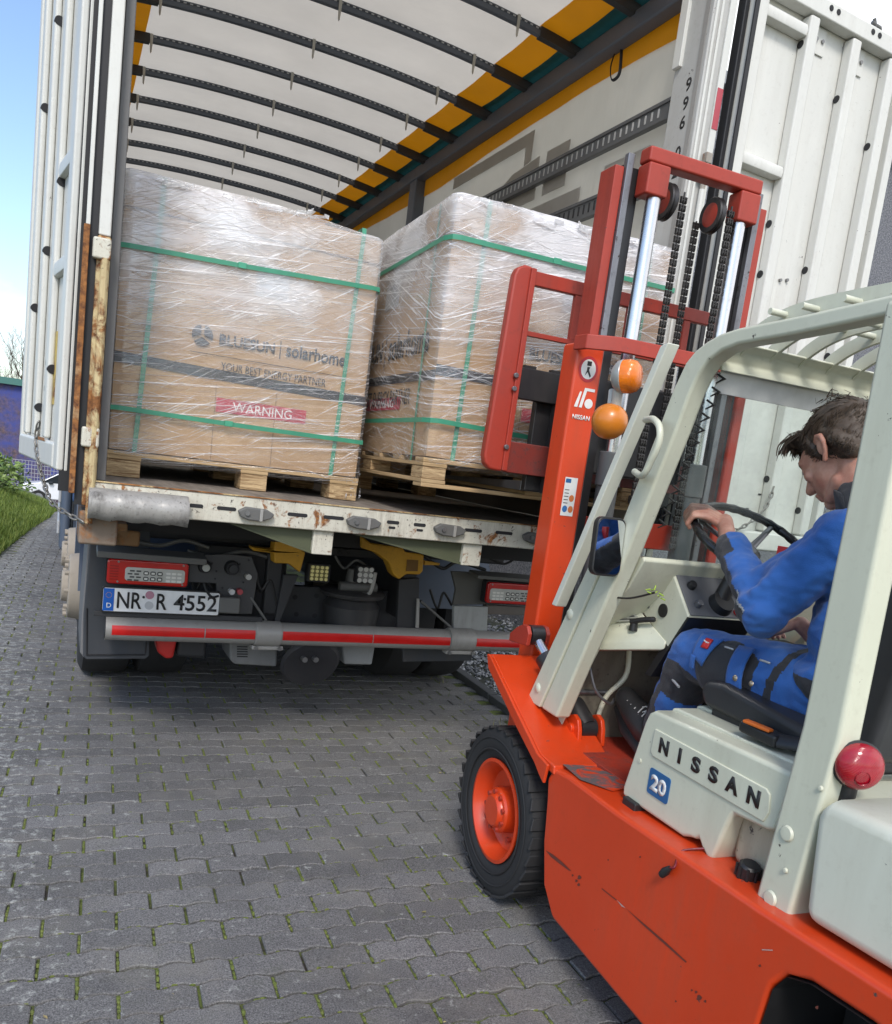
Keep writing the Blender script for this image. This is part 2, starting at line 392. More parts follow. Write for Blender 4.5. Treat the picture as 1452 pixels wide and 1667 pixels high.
# kerb stones and gravel on the right
kerb_mat = paint('kerb_stone', (.07, .07, .072), .9, .3, (.05, .06, .03))
kerb = thing('kerb', 'dark low concrete kerb between block paving and grey gravel', 'kerb', (2.6, 3, 0), world_coords=True)
for i in range(9):
    y0 = 1.6+i*1.0; y1 = y0+.99
    MB().obox((kerb_x((y0+y1)/2)+.035, (y0+y1)/2, -.03), (.07, .985, .14+.008*(i % 2)), (1, -.05, 0), (.05, 1, 0), (0, 0, 1)).build('kerb_stone', kerb_mat, kerb, bevel=.008)
kerb['kind'] = 'structure'
t = NT('gravel'); t.principled((.2, .2, .2), .8); gi = t.n('ShaderNodeNewGeometry'); cr_ = t.ramp(gi.outputs['Random Per Island'], 0, 1, (.10, .105, .115), (.42, .42, .42)); t.color(cr_); MATS['gravel'] = t.m
gr = MB()
for i in range(6500):
    y = random.uniform(2.6, 9.5); x = kerb_x(y)+.08+abs(random.gauss(0, .75)); r = random.uniform(.012, .026); z = random.uniform(-.02, .008)
    q = [Vector((random.uniform(.6, 1.3), 0, 0)), Vector((-random.uniform(.6, 1.3), 0, 0)), Vector((0, random.uniform(.6, 1.3), 0)), Vector((0, -random.uniform(.6, 1.3), 0)), Vector((.2, .1, .65)), Vector((0, 0, -.6))]
    a = random.uniform(0, 6.28); M = Matrix.Rotation(a, 3, 'Z') @ Matrix.Rotation(random.uniform(-.5, .5), 3, 'X')
    gr.add([M @ (w*r)+Vector((x, y, z)) for w in q], [(0, 2, 4), (2, 1, 4), (1, 3, 4), (3, 0, 4), (2, 0, 5), (1, 2, 5), (3, 1, 5), (0, 3, 5)])
gravel = gr.build('gravel', MATS['gravel'], recalc=False, smooth=0); tag(gravel, 'loose grey gravel bed beside the kerb on the right', None, None, 'stuff')
# grass: verge on the left, wisps along the kerb
t = NT('grass'); t.principled((.1, .2, .03), .6); gi = t.n('ShaderNodeNewGeometry')
c = t.ramp(gi.outputs['Random Per Island'], 0, 1, (.08, .15, .02), (.27, .33, .07)); t.color(c)
tr = t.n('ShaderNodeBsdfTranslucent'); t.l(c, tr.inputs['Color']); ms = t.n('ShaderNodeMixShader'); ms.inputs[0].default_value = .35; t.l(t.p.outputs[0], ms.inputs[1]); t.l(tr.outputs[0], ms.inputs[2]); t.l(ms.outputs[0], t.out.inputs['Surface']); MATS['grass'] = t.m
t = NT('dry_grass'); t.principled((.25, .2, .08), .7); gi = t.n('ShaderNodeNewGeometry'); t.color(t.ramp(gi.outputs['Random Per Island'], 0, 1, (.08, .13, .03), (.30, .24, .11))); MATS['dry'] = t.m
def blade(m, x, y, z, h, w, lean, az):
    dx, dy = math.cos(az), math.sin(az); px_, py_ = -dy*w, dx*w
    m.add([(x-px_, y-py_, z), (x+px_, y+py_, z), (x+dx*lean*.4+px_*.7, y+dy*lean*.4+py_*.7, z+h*.6), (x+dx*lean*.4-px_*.7, y+dy*lean*.4-py_*.7, z+h*.6), (x+dx*lean, y+dy*lean, z+h)], [(0, 1, 2, 3), (3, 2, 4)])
def bank_z(x, y): return ground_z(y)+max(0, min(.55, (lane_left(y)-.05-x)*.42))
bank = sheet([-9, -6, -4, -3, -2.3, -1.8, -1.4, -1.1, -.8, -.6, -.4, -.2], [6.5+.5*i for i in range(24)]+[20, 23, 26, 30], lambda x, y: bank_z(min(x, lane_left(y)-.02), y)-.01 if x < lane_left(y)+.25 else ground_z(y)-.06, 'grass_bank', MATS['soil'], label='low grassy bank along the left edge of the lane')
gm = MB()
for i in range(30000):
    y = 7+13*random.random()**1.3; x = lane_left(y)-.02-abs(random.gauss(0, .55)); 
    h = random.uniform(.05, .16)*(1+.5*mnoise.noise((x*2, y*2, 0)))
    blade(gm, x, y, bank_z(x, y)-.01, h, random.uniform(.003, .007), random.uniform(.02, .09), random.uniform(0, 6.28))
grass = gm.build('grass', MATS['grass'], recalc=False, smooth=0, weld=False); tag(grass, 'bright green grass growing on the bank left of the lane', None, None, 'stuff')
gm = MB()
for i in range(1500):
    y = random.uniform(3.3, 7.5); x = kerb_x(y)-abs(random.gauss(0, .10))+.02
    if mnoise.noise((x*2, y*2.4, 9)) < .02: continue
    blade(gm, x, y, -.01, random.uniform(.02, .07), random.uniform(.0015, .003), random.uniform(.01, .07), random.uniform(0, 6.28))
weeds = gm.build('weeds', MATS['dry'], recalc=False, smooth=0, weld=False); tag(weeds, 'thin weeds and dry grass along the dark kerb', None, None, 'stuff')
# dry leaf scraps and twigs on the paving
lit = MB(); rl = random.Random(21)
for i in range(110):
    x = rl.uniform(-.5, 2.5); y = rl.uniform(1.2, 6.0); a = rl.uniform(0, 6.28); L = rl.uniform(.006, .02); w_ = L*rl.uniform(.12, .5); d = Vector((math.cos(a), math.sin(a), rl.uniform(-.1, .3))); s_ = Vector((-math.sin(a), math.cos(a), 0)); p = Vector((x, y, .004))
    lit.add([p, p+d*L*.5+s_*w_+Vector((0, 0, .002)), p+d*L, p+d*L*.5-s_*w_], [(0, 1, 2, 3)])
o = lit.build('leaf_litter', MATS['dry'], recalc=False, smooth=0, weld=False); tag(o, 'scattered dry leaf scraps and bits on the block paving', None, None, 'stuff')
# ================================================================== lorry with swap body
def pray(u, v): return _right*((u-726)/1350)+_up*(-(v-968)/1350)+_f
def U(u, v, Y):                      # photo pixel -> point on the plane y = Y
    d = pray(u, v); return Vector((0, 0, CAM_H))+d*(Y/d.y)
def UX(u, v, X):
    d = pray(u, v); return Vector((0, 0, CAM_H))+d*(X/d.x)
def pxprism(pts, Y, th):             # outline given by photo pixels, standing on the plane y = Y, th thick
    m = MB(); P = [U(u, v, Y) for u, v in pts]
    return m.prism([(p.x, p.z) for p in P], lambda a, b, t_: (a, t_, b), Y, Y+th)
def pxbox(u0, v0, u1, v1, Y, th):
    a = U(u0, v0, Y); b = U(u1, v1, Y); return MB().box(min(a.x, b.x), max(a.x, b.x), Y, Y+th, min(a.z, b.z), max(a.z, b.z))

W_wh = paint('body_white', (.62, .62, .58), .42, .22, (.22, .19, .15), chips=.3)
W_ru = paint('body_white_rusty', (.58, .56, .47), .5, .65, (.17, .14, .10), rust=.30, chips=1.0, scale=2.4)
W_rr = paint('body_rust_heavy', (.58, .47, .25), .6, .5, (.2, .14, .09), rust=.95, chips=.6, scale=1.4)
D_gr = paint('chassis_grey', (.024, .025, .028), .6, .3, (.06, .055, .05))
D_dk = plain('underbody_black', (.014, .014, .016), .75)
D_gl = paint('bracket_grey', (.11, .11, .105), .55, .35, (.1, .09, .08))
RUB = plain('seal_rubber', (.012, .012, .014), .6)
G_me = paint('bar_galvanised', (.34, .33, .31), .5, .3, (.13, .12, .10), metal=.25)
YEL = paint('guide_yellow', (.50, .26, .012), .55, .45, (.10, .07, .03), chips=.5)
OLV = paint('olive_primer', (.075, .085, .045), .6, .4, (.06, .055, .04))
TRP = tarp('roof_tarp', (.62, .57, .49), .5); TRPS = tarp('side_tarp', (.66, .63, .55), .5); ORG = tarp('orange_tarp', (.86, .38, .012), .55); TEAL = tarp('teal_tarp', (.02, .12, .14), .3)
BOW = paint('bow_steel', (.080, .094, .120), .5, .25, (.12, .12, .12)); TRK = paint('track_steel', (.12, .125, .13), .45, .25, metal=.4)
NUTM = plain('bolt_steel', (.22, .22, .22), .4, .7); BLK = plain('print_black', (.012, .012, .012), .5)
REDM = plain('reflective_red', (.60, .012, .010), .3); SCR = paint('buffer_steel', (.34, .33, .31), .42, .75, (.06, .055, .05), metal=.2, chips=.9, scale=2, bump=.3)

truck = thing('lorry', 'white swap body lorry standing with both rear doors open and tarpaulin roof', 'truck', (1.355, 6.5, 0), world_coords=True)
YB = 3.2
# --- floor and rear sill
t = NT('ply_floor'); t.principled((.2, .17, .14), .7); v = t.obj((6, 1, 6)); n = t.noise(v, 3, 6, .7); t.color(t.mix(t.ramp(n, .3, .7), (.10, .085, .07), (.27, .235, .20))); t.bump(n, .3, .01)
for i in range(4): MB().box(.115+i*.6225, .115+i*.6225+.6195, 3.235, 10.6, 1.17, 1.246-.001*(i % 2)).build('floor_board', t.m, truck, bevel=.002)
sill = MB().box(.10, 2.61, YB, YB+.034, 1.142, 1.2475).build('rear_sill', W_ru, truck, bevel=.006)
MB().box(.10, 2.61, YB-.004, YB+.02, 1.2476, 1.2515).build('sill_edge_plate', W_rr, sill)
for a, b, z in ((.44, .49, 1.196), (.54, .612, 1.196), (.81, .89, 1.198), (.955, 1.04, 1.20), (1.225, 1.28, 1.204), (1.345, 1.40, 1.204), (1.583, 1.668, 1.202), (1.735, 1.82, 1.204)):
    MB().prism(rrect(a, b, z-.007, z+.007, .0065), lambda u, v, s: (u, s, v), YB-.0015, YB+.01).build('slot', D_dk, sill)
for a in (1.235, 1.36): MB().prism(rrect(a, a+.03, 1.177, 1.187, .0045), lambda u, v, s: (u, s, v), YB-.0015, YB+.01).build('slot', D_dk, sill)
for x0, x1, z in ((.615, .755, 1.188), (1.045, 1.196, 1.193), (1.431, 1.582, 1.196), (1.863, 2.018, 1.197), (2.26, 2.41, 1.197)):
    xm = (x0+x1)/2; lk = MB().prism([(x0, z+.006), (x0+.03, z+.024), (x1-.03, z+.02), (x1, z+.004), (x1-.012, z-.014), (xm+.02, z-.028), (xm-.03, z-.026), (x0+.012, z-.016)], lambda u, v, s: (u, s, v), YB-.028, YB-.001).build('lock_bracket', D_gl, sill, bevel=.006)
    MB().cyl((xm-.035, YB-.036, z), (xm-.035, YB-.027, z), .009, n=8).build('bolt', NUTM, lk)
    MB().box(xm+.012, xm+.024, YB-.034, YB-.027, z-.027, z+.02).build('tab', G_me, lk, bevel=.002)
# dented steel buffer at the corner
bf = MB(); pr = [(-.005, 1.118), (-.07, 1.122), (-.094, 1.15), (-.097, 1.185), (-.08, 1.214), (-.045, 1.227), (.0, 1.228)]; n = 14
for i in range(n+1):
    x = .095+.335*i/n; sc = .93 if i in (0, n) else 1
    for (dy, z) in pr: bf.v.append((x, YB-.002+dy*sc*(1+.05*math.sin(i*2.1+z*30)), z+.004*math.sin(i*1.7)*(dy < -.05)))
k = len(pr)
for i in range(n):
    for j in range(k-1): bf.f.append((i*k+j, i*k+j+1, (i+1)*k+j+1, (i+1)*k+j))
bf.f += [tuple(range(k)), tuple(range(n*k, n*k+k))]
bf.build('corner_buffer', SCR, truck, smooth=50)
# --- left corner post
post = MB().box(.076, .115, YB, YB+.13, 2.075, 3.95).build('corner_post', W_wh, truck, bevel=.006)
MB().box(.074, .117, YB-.003, YB+.12, 1.16, 2.074).build('post_foot', W_rr, post, bevel=.006)
MB().box(.118, .15, YB+.05, YB+.30, 1.25, 3.9).build('inner_flange', paint('flange_grey', (.12, .12, .12), .6, .4), post, bevel=.004)
for z in (2.03, 1.40): MB().box(.06, .118, YB-.022, YB+.01, z-.035, z+.035).build('hinge_block', W_ru, post, bevel=.008)
MB().cyl((.1, YB-.012, 1.10), (.1, YB-.012, 2.0), .013, n=10).build('locking_rod', W_rr, post)
MB().box(.05, .0755, YB+.012, YB+.05, 1.16, 3.95).build('seal_or_backing', RUB, post)
MB().box(.036, .0495, YB-.004, YB+.03, 2.1, 3.95).build('hinge_strip', W_wh, post, bevel=.003)
MB().box(.030, .0495, YB-.010, YB+.03, 1.20, 2.1).build('hinge_strip', paint('strip_rust', (.40, .25, .12), .7, .5, (.1, .05, .03), rust=1.3, scale=1.6), post, bevel=.003)
MB().box(-.004, .0755, YB+.052, YB+.075, 1.2, 3.95).build('seal_or_backing', RUB, post)  # dark backing added behind the gap beside the post, to keep it dark
MB().box(.07, .2, YB+.01, YB+.3, 1.02, 1.141).build('corner_casting', paint('casting_rust', (.2, .15, .11), .7, .5, rust=.8), post, bevel=.01)
# --- right corner post with its stencilled number
rp = MB().box(2.45, 2.575, YB, YB+.212, 1.1, 3.95).build('corner_post', paint('post_grey', (.44, .44, .42), .5, .35, (.2, .17, .13), chips=.5), truck, bevel=.006)
MB().box(2.446, 2.449, YB+.02, YB+.05, 1.25, 3.9).build('post_groove', G_me, rp)
for x in (2.462, 2.49): MB().box(x, x+.012, YB-.006, YB, 1.2, 3.9).build('post_rib', W_wh, rp, bevel=.002)
MB().box(2.53, 2.565, YB-.012, YB, 1.2, 3.92).build('light_strip', W_wh, rp, bevel=.003)
MB().box(2.532, 2.563, YB-.0145, YB-.012, 3.08, 3.25).build('red_marker', plain('marker_red', (.42, .06, .08), .5), rp)
MB().box(2.432, 2.452, YB+.16, YB+.212, 3.37, 3.95).build('notched_plate', W_wh, rp, bevel=.003)
for i, (ch, z) in enumerate((('9', 3.245), ('9', 3.165), ('6', 3.085), ('0', 2.955), ('2', 2.875), ('1', 2.795))):
    text('stencil_number', ch, BLK, rp, (2.4495, YB+.108, z), (0, -1, 0), (0, 0, 1), height=.058, depth=.0008, bold=.015)
hk = MB(); hk.cyl((2.53, YB-.02, 2.80), (2.53, YB-.02, 2.96), .013, n=10); hk.box(2.515, 2.55, YB-.034, YB-.003, 2.93, 2.975); hk.box(2.49, 2.545, YB-.03, YB-.01, 2.86, 2.885); hk.build('rod_keeper', paint('keeper', (.35, .32, .28), .6, .5, rust=.6), rp, bevel=.004)
MB().cyl((2.53, YB-.02, 1.15), (2.53, YB-.02, 2.82), .013, n=10).build('locking_rod', W_wh, rp)
MB().box(.07, 2.61, YB, YB+.12, 3.951, 4.06).build('rear_header', W_wh, truck, bevel=.01)
# --- roof: tarpaulin, coloured margins, bows and rails
def roof_z(x): return 3.795+.075*(1-min(1, abs(x-1.30)/1.2)**2.4)
def roof_sheet(x0, x1, dz, nx, ny=60, sag=.012):
    m = MB(); 
    for j in range(ny+1):
        y = YB+.12+(10.6-YB-.12)*j/ny
        for i in range(nx+1):
            x = x0+(x1-x0)*i/nx; m.v.append((x, y, roof_z(x)+.022+dz-sag*abs(math.sin((y-3.8)/.53*math.pi))+.003*math.sin(x*9+y*3)))
    for j in range(ny):
        for i in range(nx): a = j*(nx+1)+i; m.f.append((a, a+1, a+nx+2, a+nx+1))
    return m
roof = roof_sheet(.10, 2.56, 0, 24).build('roof_tarpaulin', TRP, truck, smooth=60, recalc=False)
roof_sheet(2.205, 2.43, -.006, 4).build('orange_margin', ORG, roof, smooth=60, recalc=False)
roof_sheet(.10, .335, -.006, 4).build('orange_margin', ORG, roof, smooth=60, recalc=False)
roof_sheet(2.385, 2.50, -.012, 3).build('teal_margin', TEAL, roof, smooth=60, recalc=False)
for x0 in (2.43, .075): MB().box(x0, x0+.085, YB+.1, 10.6, 3.68, 3.775).build('roof_rail', BOW, truck, bevel=.012)
t = NT('stitched_strip'); t.principled((.05, .055, .065), .5); bx_ = t.n('ShaderNodeTexBrick'); t.l(t.obj((1, 1, 1)), bx_.inputs['Vector']); bx_.inputs['Scale'].default_value = 14; bx_.inputs['Color1'].default_value = (.035, .04, .05, 1); bx_.inputs['Color2'].default_value = (.03, .035, .045, 1); bx_.inputs['Mortar'].default_value = (.36, .37, .38, 1); bx_.inputs['Mortar Size'].default_value = .12; bx_.inputs['Brick Width'].default_value = .5; bx_.inputs['Row Height'].default_value = 9; t.color(bx_.outputs['Color']); STI = t.m
def bow_mesh(x0, x1, y0, y1, dz0, dz1, n=22):
    m = MB()
    for i in range(n+1):
        x = x0+(x1-x0)*i/n; z = roof_z(x); m.v += [(x, y0, z+dz0), (x, y1, z+dz0), (x, y1, z+dz1), (x, y0, z+dz1)]
    for i in range(n):
        for k in range(4): m.f.append((i*4+k, i*4+(k+1) % 4, i*4+4+(k+1) % 4, i*4+4+k))
    m.f += [(0, 1, 2, 3), (n*4, n*4+1, n*4+2, n*4+3)]; return m
CLIP = plain('clip_plastic', (.40, .39, .35), .5)
b0 = None
for i in range(14):
    y = 3.80+i*.53
    if b0 is None:
        b0 = bow_mesh(.13, 2.45, y-.016, y+.016, -.045, 0).build('roof_bow', BOW, truck, bevel=.006)
        subs = [bow_mesh(.3, 2.2, y-.0185, y-.0165, -.017, -.010).build('stitched_strip', STI, b0), bow_mesh(2.2, 2.46, y-.021, y+.021, -.05, .002, 6).build('end_sleeve', D_gr, b0), bow_mesh(.12, .36, y-.021, y+.021, -.05, .002, 6).build('end_sleeve', D_gr, b0)]
        for x in (.37, 1.24, 2.06):
            z = roof_z(x); c = MB().prism([(x-.009, z-.0), (x+.009, z), (x+.008, z-.05), (x+.004, z-.105), (x-.001, z-.112), (x-.006, z-.10), (x-.008, z-.05)], lambda u, v, s: (u, s, v), y-.024, y-.0195).build('hanging_clip', CLIP, b0); subs.append(c)
    else:
        b = clone(b0, truck, (0, y-3.80, 0))
        for s in subs: clone(s, b)
text('bow_tag', 'S2', BLK, b0, (1.30, 3.779, roof_z(1.3)-.037), (1, 0, 0), (0, 0, 1), height=.026, depth=.0005)
MB().box(1.285, 1.47, 3.7815, 3.784, roof_z(1.37)-.044, roof_z(1.37)-.006).build('tag_plate', plain('tag_grey', (.35, .34, .31), .6), b0)
# --- side curtains, lashing tracks, front wall
def curtain(x, z0, z1, name, mat, par, ny=90, amp=.012):
    m = MB()
    for j in range(ny+1):
        y = YB+.2+(10.6-YB-.2)*j/ny; w = amp*math.sin(y*4.3)+amp*.5*math.sin(y*11+1)
        m.v += [(x+w*.4, y, z1), (x+w, y, (z0+z1)/2), (x+w*.7, y, z0+(.02*math.sin(y*1.7) if z0 > 2 else 0))]
    for j in range(ny):
        for k in range(2): m.f.append((j*3+k, j*3+k+1, j*3+k+4, j*3+k+3))
    return m.build(name, mat, par, smooth=60, recalc=False)
cur = curtain(2.535, 1.2, 3.74, 'side_curtain', TRPS, truck); curtain(2.522, 3.585, 3.74, 'orange_band', ORG, cur, amp=.006)
curL = curtain(.105, 1.2, 3.74, 'side_curtain', TRPS, truck)
GPR = tarp('print_grey', (.52, .49, .44), .45)
for poly in ([(6.0, 3.556), (4.83, 3.551), (4.83, 3.37), (4.91, 3.36), (4.92, 3.475), (6.0, 3.478)], [(5.45, 3.12), (5.3, 3.26), (5.05, 3.345), (4.72, 3.37), (4.72, 3.12)], [(4.63, 3.37), (4.38, 3.37), (4.38, 3.12), (4.63, 3.12)], [(3.98, 3.12), (3.98, 2.9), (3.6, 2.9), (3.6, 3.12)], [(5.4, 3.07), (4.2, 3.07), (4.2, 2.6), (5.4, 2.6)]):
    MB().prism(poly, lambda u, v, s: (s, u, v), 2.511, 2.514).build('printed_letter', GPR, cur)
for z0, z1 in ((3.183, 3.275), (2.864, 2.963), (2.2, 2.3)):
    tr_ = MB().box(2.475, 2.505, YB+.213, 10.55, z0, z1).build('lashing_track', TRK, truck, bevel=.004)
    lp = MB().box(2.468, 2.475, YB+.213, 10.55, z1-.016, z1).build('track_lip', TRK, tr_); MB().box(2.468, 2.475, YB+.213, 10.55, z0, z0+.016).build('track_lip', TRK, tr_)
    if z0 < 2.5: continue
    s0 = None
    for i in range(60):
        y = YB+.32+i*.05
        if s0 is None: s0 = MB().box(2.4728, 2.4752, y-.006, y+.006, z0+.026, z1-.026).build('track_slot', plain('slot_pale', (.38, .38, .37), .5) if z0 > 3 else D_dk, tr_)
        else: clone(s0, tr_, (0, i*.05, 0))
MB().box(2.47, 2.50, YB+.22, 10.5, 1.25, 1.80).build('shade_board', paint('board_dark', (.06, .055, .05), .6, .4), truck, bevel=.006)  # dark board added to darken the view under the raised pallet
MB().box(2.44, 2.53, 6.6, 6.74, 1.25, 3.7).build('curtain_post', BOW, truck, bevel=.01)
MB().box(2.44, 2.53, 8.9, 9.0, 1.25, 3.7).build('curtain_post', BOW, truck, bevel=.01)
MB().box(.10, 2.56, 10.6, 10.66, 1.2, 3.8).build('front_wall', W_wh, truck)
m = MB(); m.tube(bez([(2.50, 4.02, 3.70), (2.49, 4.03, 3.62), (2.49, 4.0, 3.545), (2.49, 3.94, 3.55), (2.495, 3.95, 3.63), (2.50, 3.97, 3.70)], 6), .008, 6, flat=.4); m.build('hanging_strap', RUB, truck, smooth=60)
# --- doors
def door(hinge, d, n, z0, z1, w, left):
    d = Vector((*d, 0)).normalized(); n = Vector((*n, 0)).normalized(); h = Vector((*hinge, 0))
    K = .42 if left else 1.0
    def P(u, s, z): return h+d*u+n*(s*K)+Vector((0, 0, z))
    def B(u0, u1, s0, s1, a, b):
        m = MB(); m.add([P(u, s, z) for z in (a, b) for u, s in ((u0, s0), (u1, s0), (u1, s1), (u0, s1))], [(3, 2, 1, 0), (4, 5, 6, 7), (0, 1, 5, 4), (1, 2, 6, 5), (2, 3, 7, 6), (3, 0, 4, 7)]); return m
    pan = B(.0, w, -.03, 0, z0, z1).build('door', W_wh, truck, bevel=.004)
    if left: pan['label'] = 'dented white rear door folded back along the left side, chain hanging from its foot'
    else: pan['label'] = 'white ribbed rear door swung open flat to the right'
    B(.0, .078, .0015, .062, z0, z1).build('hinge_stile', W_wh, pan, bevel=.008)
    if not left:
        B(-.03, -.003, -.02, .03, z0, z1).build('seal_or_backing', RUB, pan, bevel=.006)
        B(-.012, .012, .063, .075, z0, z1).build('seal_or_backing', RUB, pan, bevel=.004)
    for u in (.345, .64, .915) if not left else (.33, .62, .9):
        r = B(u, u+.062, .0015, .06, z0+.10, z1-.085).build('rib', W_wh, pan, bevel=.01)
        for q, z in enumerate((3.57, 2.78, 2.55, 1.75) if not left else (3.3-.35*u, 2.36-.2*u, 1.62)):
            zz = z-.25*(u-.35)*2
            MB().cyl(P(u-.002, .02, zz), P(u+.02, .02, zz), .018, n=14).build('drain_hole', D_dk, r)
    B(w-.05, w, .0015, .055, z0, z1).build('edge_stile', W_wh, pan, bevel=.008)
    tr = B(.08, w-.052, .0015, .066, z1-.078, z1).build('top_rail', W_wh, pan, bevel=.008)
    for u in (.45, .50, .75, .80): MB().cyl(P(u, .06, z1-.03), P(u, .0685, z1-.03), .013, n=12).build('rail_hole', D_dk, tr)
    bt = B(.08, w-.052, .0015, .072, z0, z0+.095).build('bottom_rail', W_wh, pan, bevel=.012)
    for z in ((3.015, 3.63) if not left else (2.35, 2.0)):
        m = MB(); m.add([P(u, s, z+zz) for u in (.079, .343) for s, zz in ((.002, .03), (.05, .014), (.056, -.01), (.05, -.034), (.002, -.036))], [(0, 1, 6, 5), (1, 2, 7, 6), (2, 3, 8, 7), (3, 4, 9, 8), (4, 3, 2, 1, 0), (5, 6, 7, 8, 9)]); m.build('cross_rail', W_wh, pan, bevel=.004)
    if not left:
        for u in (.43, .71):
            pl_ = B(u, u+.085, .0015, .008, z1-.20, z1-.085).build('bolt_plate', W_wh, pan, bevel=.003)
            for du in (.02, .062): MB().cyl(P(u+du, .007, z1-.14-.1*0), P(u+du, .016, z1-.14), .009, n=10).build('bolt', NUTM, pl_)
        for u, z in ((.50, 2.56), (.545, 2.57)): MB().cyl(P(u, .001, z), P(u, .012, z), .008, n=10).build('bolt', NUTM, pan)
        B(.415, .43, .0012, .004, 2.84, 2.87).build('slot', plain('rust_slot', (.1, .05, .035), .8), pan)
        m = MB(); m.tube([P(.80, .03, z1+.002), P(.80, .03, z1+.03), P(.785, .03, z1+.055)], .008, 8); m.tube([P(.775, .03, z1+.035), P(.80, .03, z1+.03), P(.835, .03, z1+.03), P(.845, .03, z1+.012)], .009, 8); m.build('top_hook', D_gl, pan, smooth=50)
        for u, z in ((.36, 1.62), (.42, 1.5), (.55, 1.44), (.62, 1.52), (.70, 1.6)): B(u, u+.02, .0012, .003, z, z+.008).build('scuff_slot', D_dk, pan)
    else:
        rc = B(.42, .56, .0015, .004, 1.50, 1.75).build('lock_recess', paint('recess_rust', (.10, .06, .045), .8, .4, rust=.5), pan)
        B(.30, .41, .0015, .006, 1.50, 1.77).build('reflector_plate', paint('plate_yellow', (.55, .42, .12), .6, .5, rust=.2), pan)
        for z in (1.56, 1.66): MB().cyl(P(.48, .004, z), P(.48, .03, z), .012, n=10).build('bolt', NUTM, rc)
        B(.27, .44, .0725, .0735, 1.36, 1.372).build('rust_run', plain('rust_run', (.32, .14, .05), .9), bt)
    return pan, P
doorR, PR = door((2.632, YB+.012), (.9986, .052), (.052, -.9986), 1.24, 3.775, 1.075, False)
doorL, PL = door((.012, YB+.05), (-.150, .9887), (-.9887, -.150), 1.27, 4.05, 1.1, True)
# chains: every link its own piece
lm = MB(); lm.tube([(.0125*math.cos(a)*.62, 0, .021*math.sin(a)) for a in [2*math.pi*i/14 for i in range(14)]], .0038, 6, closed=True); link_me = lm.mesh('chain_link'); shade(link_me, 80); link_me.materials.append(paint('chain_steel', (.26, .25, .23), .45, .4, (.1, .07, .05), metal=.6, rust=.2))
def chain(pts, par):
    P_ = bez(pts, 24); L = 0; q = P_[0]; k = 0; o = Vector(ORIG[par.name]); acc = 0
    for i in range(1, len(P_)):
        acc += (P_[i]-P_[i-1]).length
        if acc > .031:
            acc = 0; d = (P_[min(i+2, len(P_)-1)]-P_[i-1]).normalized(); X = d.orthogonal().normalized()
            if k % 2: X = d.cross(X)
            ob = link('chain_link', link_me, None, par); ob.matrix_basis = frame(P_[i]-o, X, X.cross(d)*-1)
            k += 1
chain([PL(.42, .075, 1.44), PL(.45, .085, 1.36), PL(.36, .08, 1.27), PL(.22, .06, 1.19), PL(.08, .03, 1.14), Vector((.085, YB-.01, 1.10))], doorL)
chain([PR(.66, .06, 1.58), PR(.60, .09, 1.48), PR(.53, .09, 1.40), PR(.40, .09, 1.33), PR(.22, .09, 1.335), PR(.02, .08, 1.36)], doorR)
# --- underside of the swap body
MB().box(.13, 2.58, YB+.75, YB+.80, 1.0, 1.139).build('rear_crossbeam', D_dk, truck)
for x0, x1, xt in ((.928, 1.012, .60), (1.60, 1.69, 1.10)):
    bm_ = MB().box(x0, x1, YB+.02, 10.4, 1.045, 1.1405).build('long_beam', W_ru, truck, bevel=.004)
    MB().prism([(xt, 1.139), (x0-.001, 1.139), (x0-.001, 1.048)], lambda u, v, s: (u, s, v), YB+.04, YB+.06).build('gusset', OLV, bm_)
    MB().prism([(xt, 1.137), (xt+.02, 1.137), (x0, 1.058), (x0, 1.046)], lambda u, v, s: (u, s, v), YB+.03, YB+.30).build('flange', OLV, bm_)
for i in range(7): MB().box(.15, 2.55, 4.3+i*.9, 4.37+i*.9, 1.05, 1.168).build('crossmember', D_gr, truck)
# --- chassis
for x0 in (.95, 1.68): MB().box(x0, x0+.08, 4.05, 10.4, .62, .93).build('chassis_rail', D_gr, truck, bevel=.01)
MB().box(.30, 2.42, 4.30, 4.42, .93, 1.04).build('rear_beam', D_gr, truck, bevel=.012)
MB().box(.62, 1.06, 4.1, 4.2, .58, .94).build('inner_plate', D_dk, truck)
sd = pxbox(448, 884, 640, 912, 4.16, .05).build('sdc_beam', D_gr, truck, bevel=.006)
text('beam_letters', 'SDC', BLK, sd, U(548, 901, 4.157), (1, 0, 0), (0, 0, 1), height=.03, depth=.002, bold=.02)
pxprism([(445, 1018), (447, 952), (642, 962), (646, 1022)], 4.25, .05).build('coupling_plate', paint('coupling_grey', (.035, .037, .041), .5, .3), truck, bevel=.005)
for u, v in ((480, 972), (482, 1000), (515, 970), (512, 1002)): MB().cyl(U(u, v, 4.252), U(u, v, 4.249)+Vector((0, -.002, 0)), .013, n=12).build('plate_hole', D_dk, truck)
# coupling jaw
cp = MB(); c0 = U(576, 968, 4.1); 
cp.lathe([(0, .03), (.15, .03), (.175, .015), (.165, -.005), (.13, -.02), (0, -.02)], (c0.x, 4.12, c0.z), (0, 0, 1), 28); jaw = cp.build('coupling_jaw', paint('coupling_black', (.03, .03, .032), .5, .35), truck, smooth=40)
MB().lathe([(0, -.02), (.12, -.02), (.15, -.06), (.14, -.16), (0, -.16)], (c0.x, 4.12, c0.z), (0, 0, 1), 28).build('jaw_body', paint('coupling_black', (.03, .03, .032), .5), jaw, smooth=40)
MB().cyl((c0.x-.02, 4.08, c0.z+.02), (c0.x-.02, 4.08, c0.z+.14), .045, .035, n=16).build('coupling_head', D_gl, jaw, smooth=40)
MB().cyl((c0.x-.10, 4.05, c0.z+.05), (c0.x+.10, 4.05, c0.z+.05), .025, n=14).build('pivot', D_gl, jaw, smooth=40)
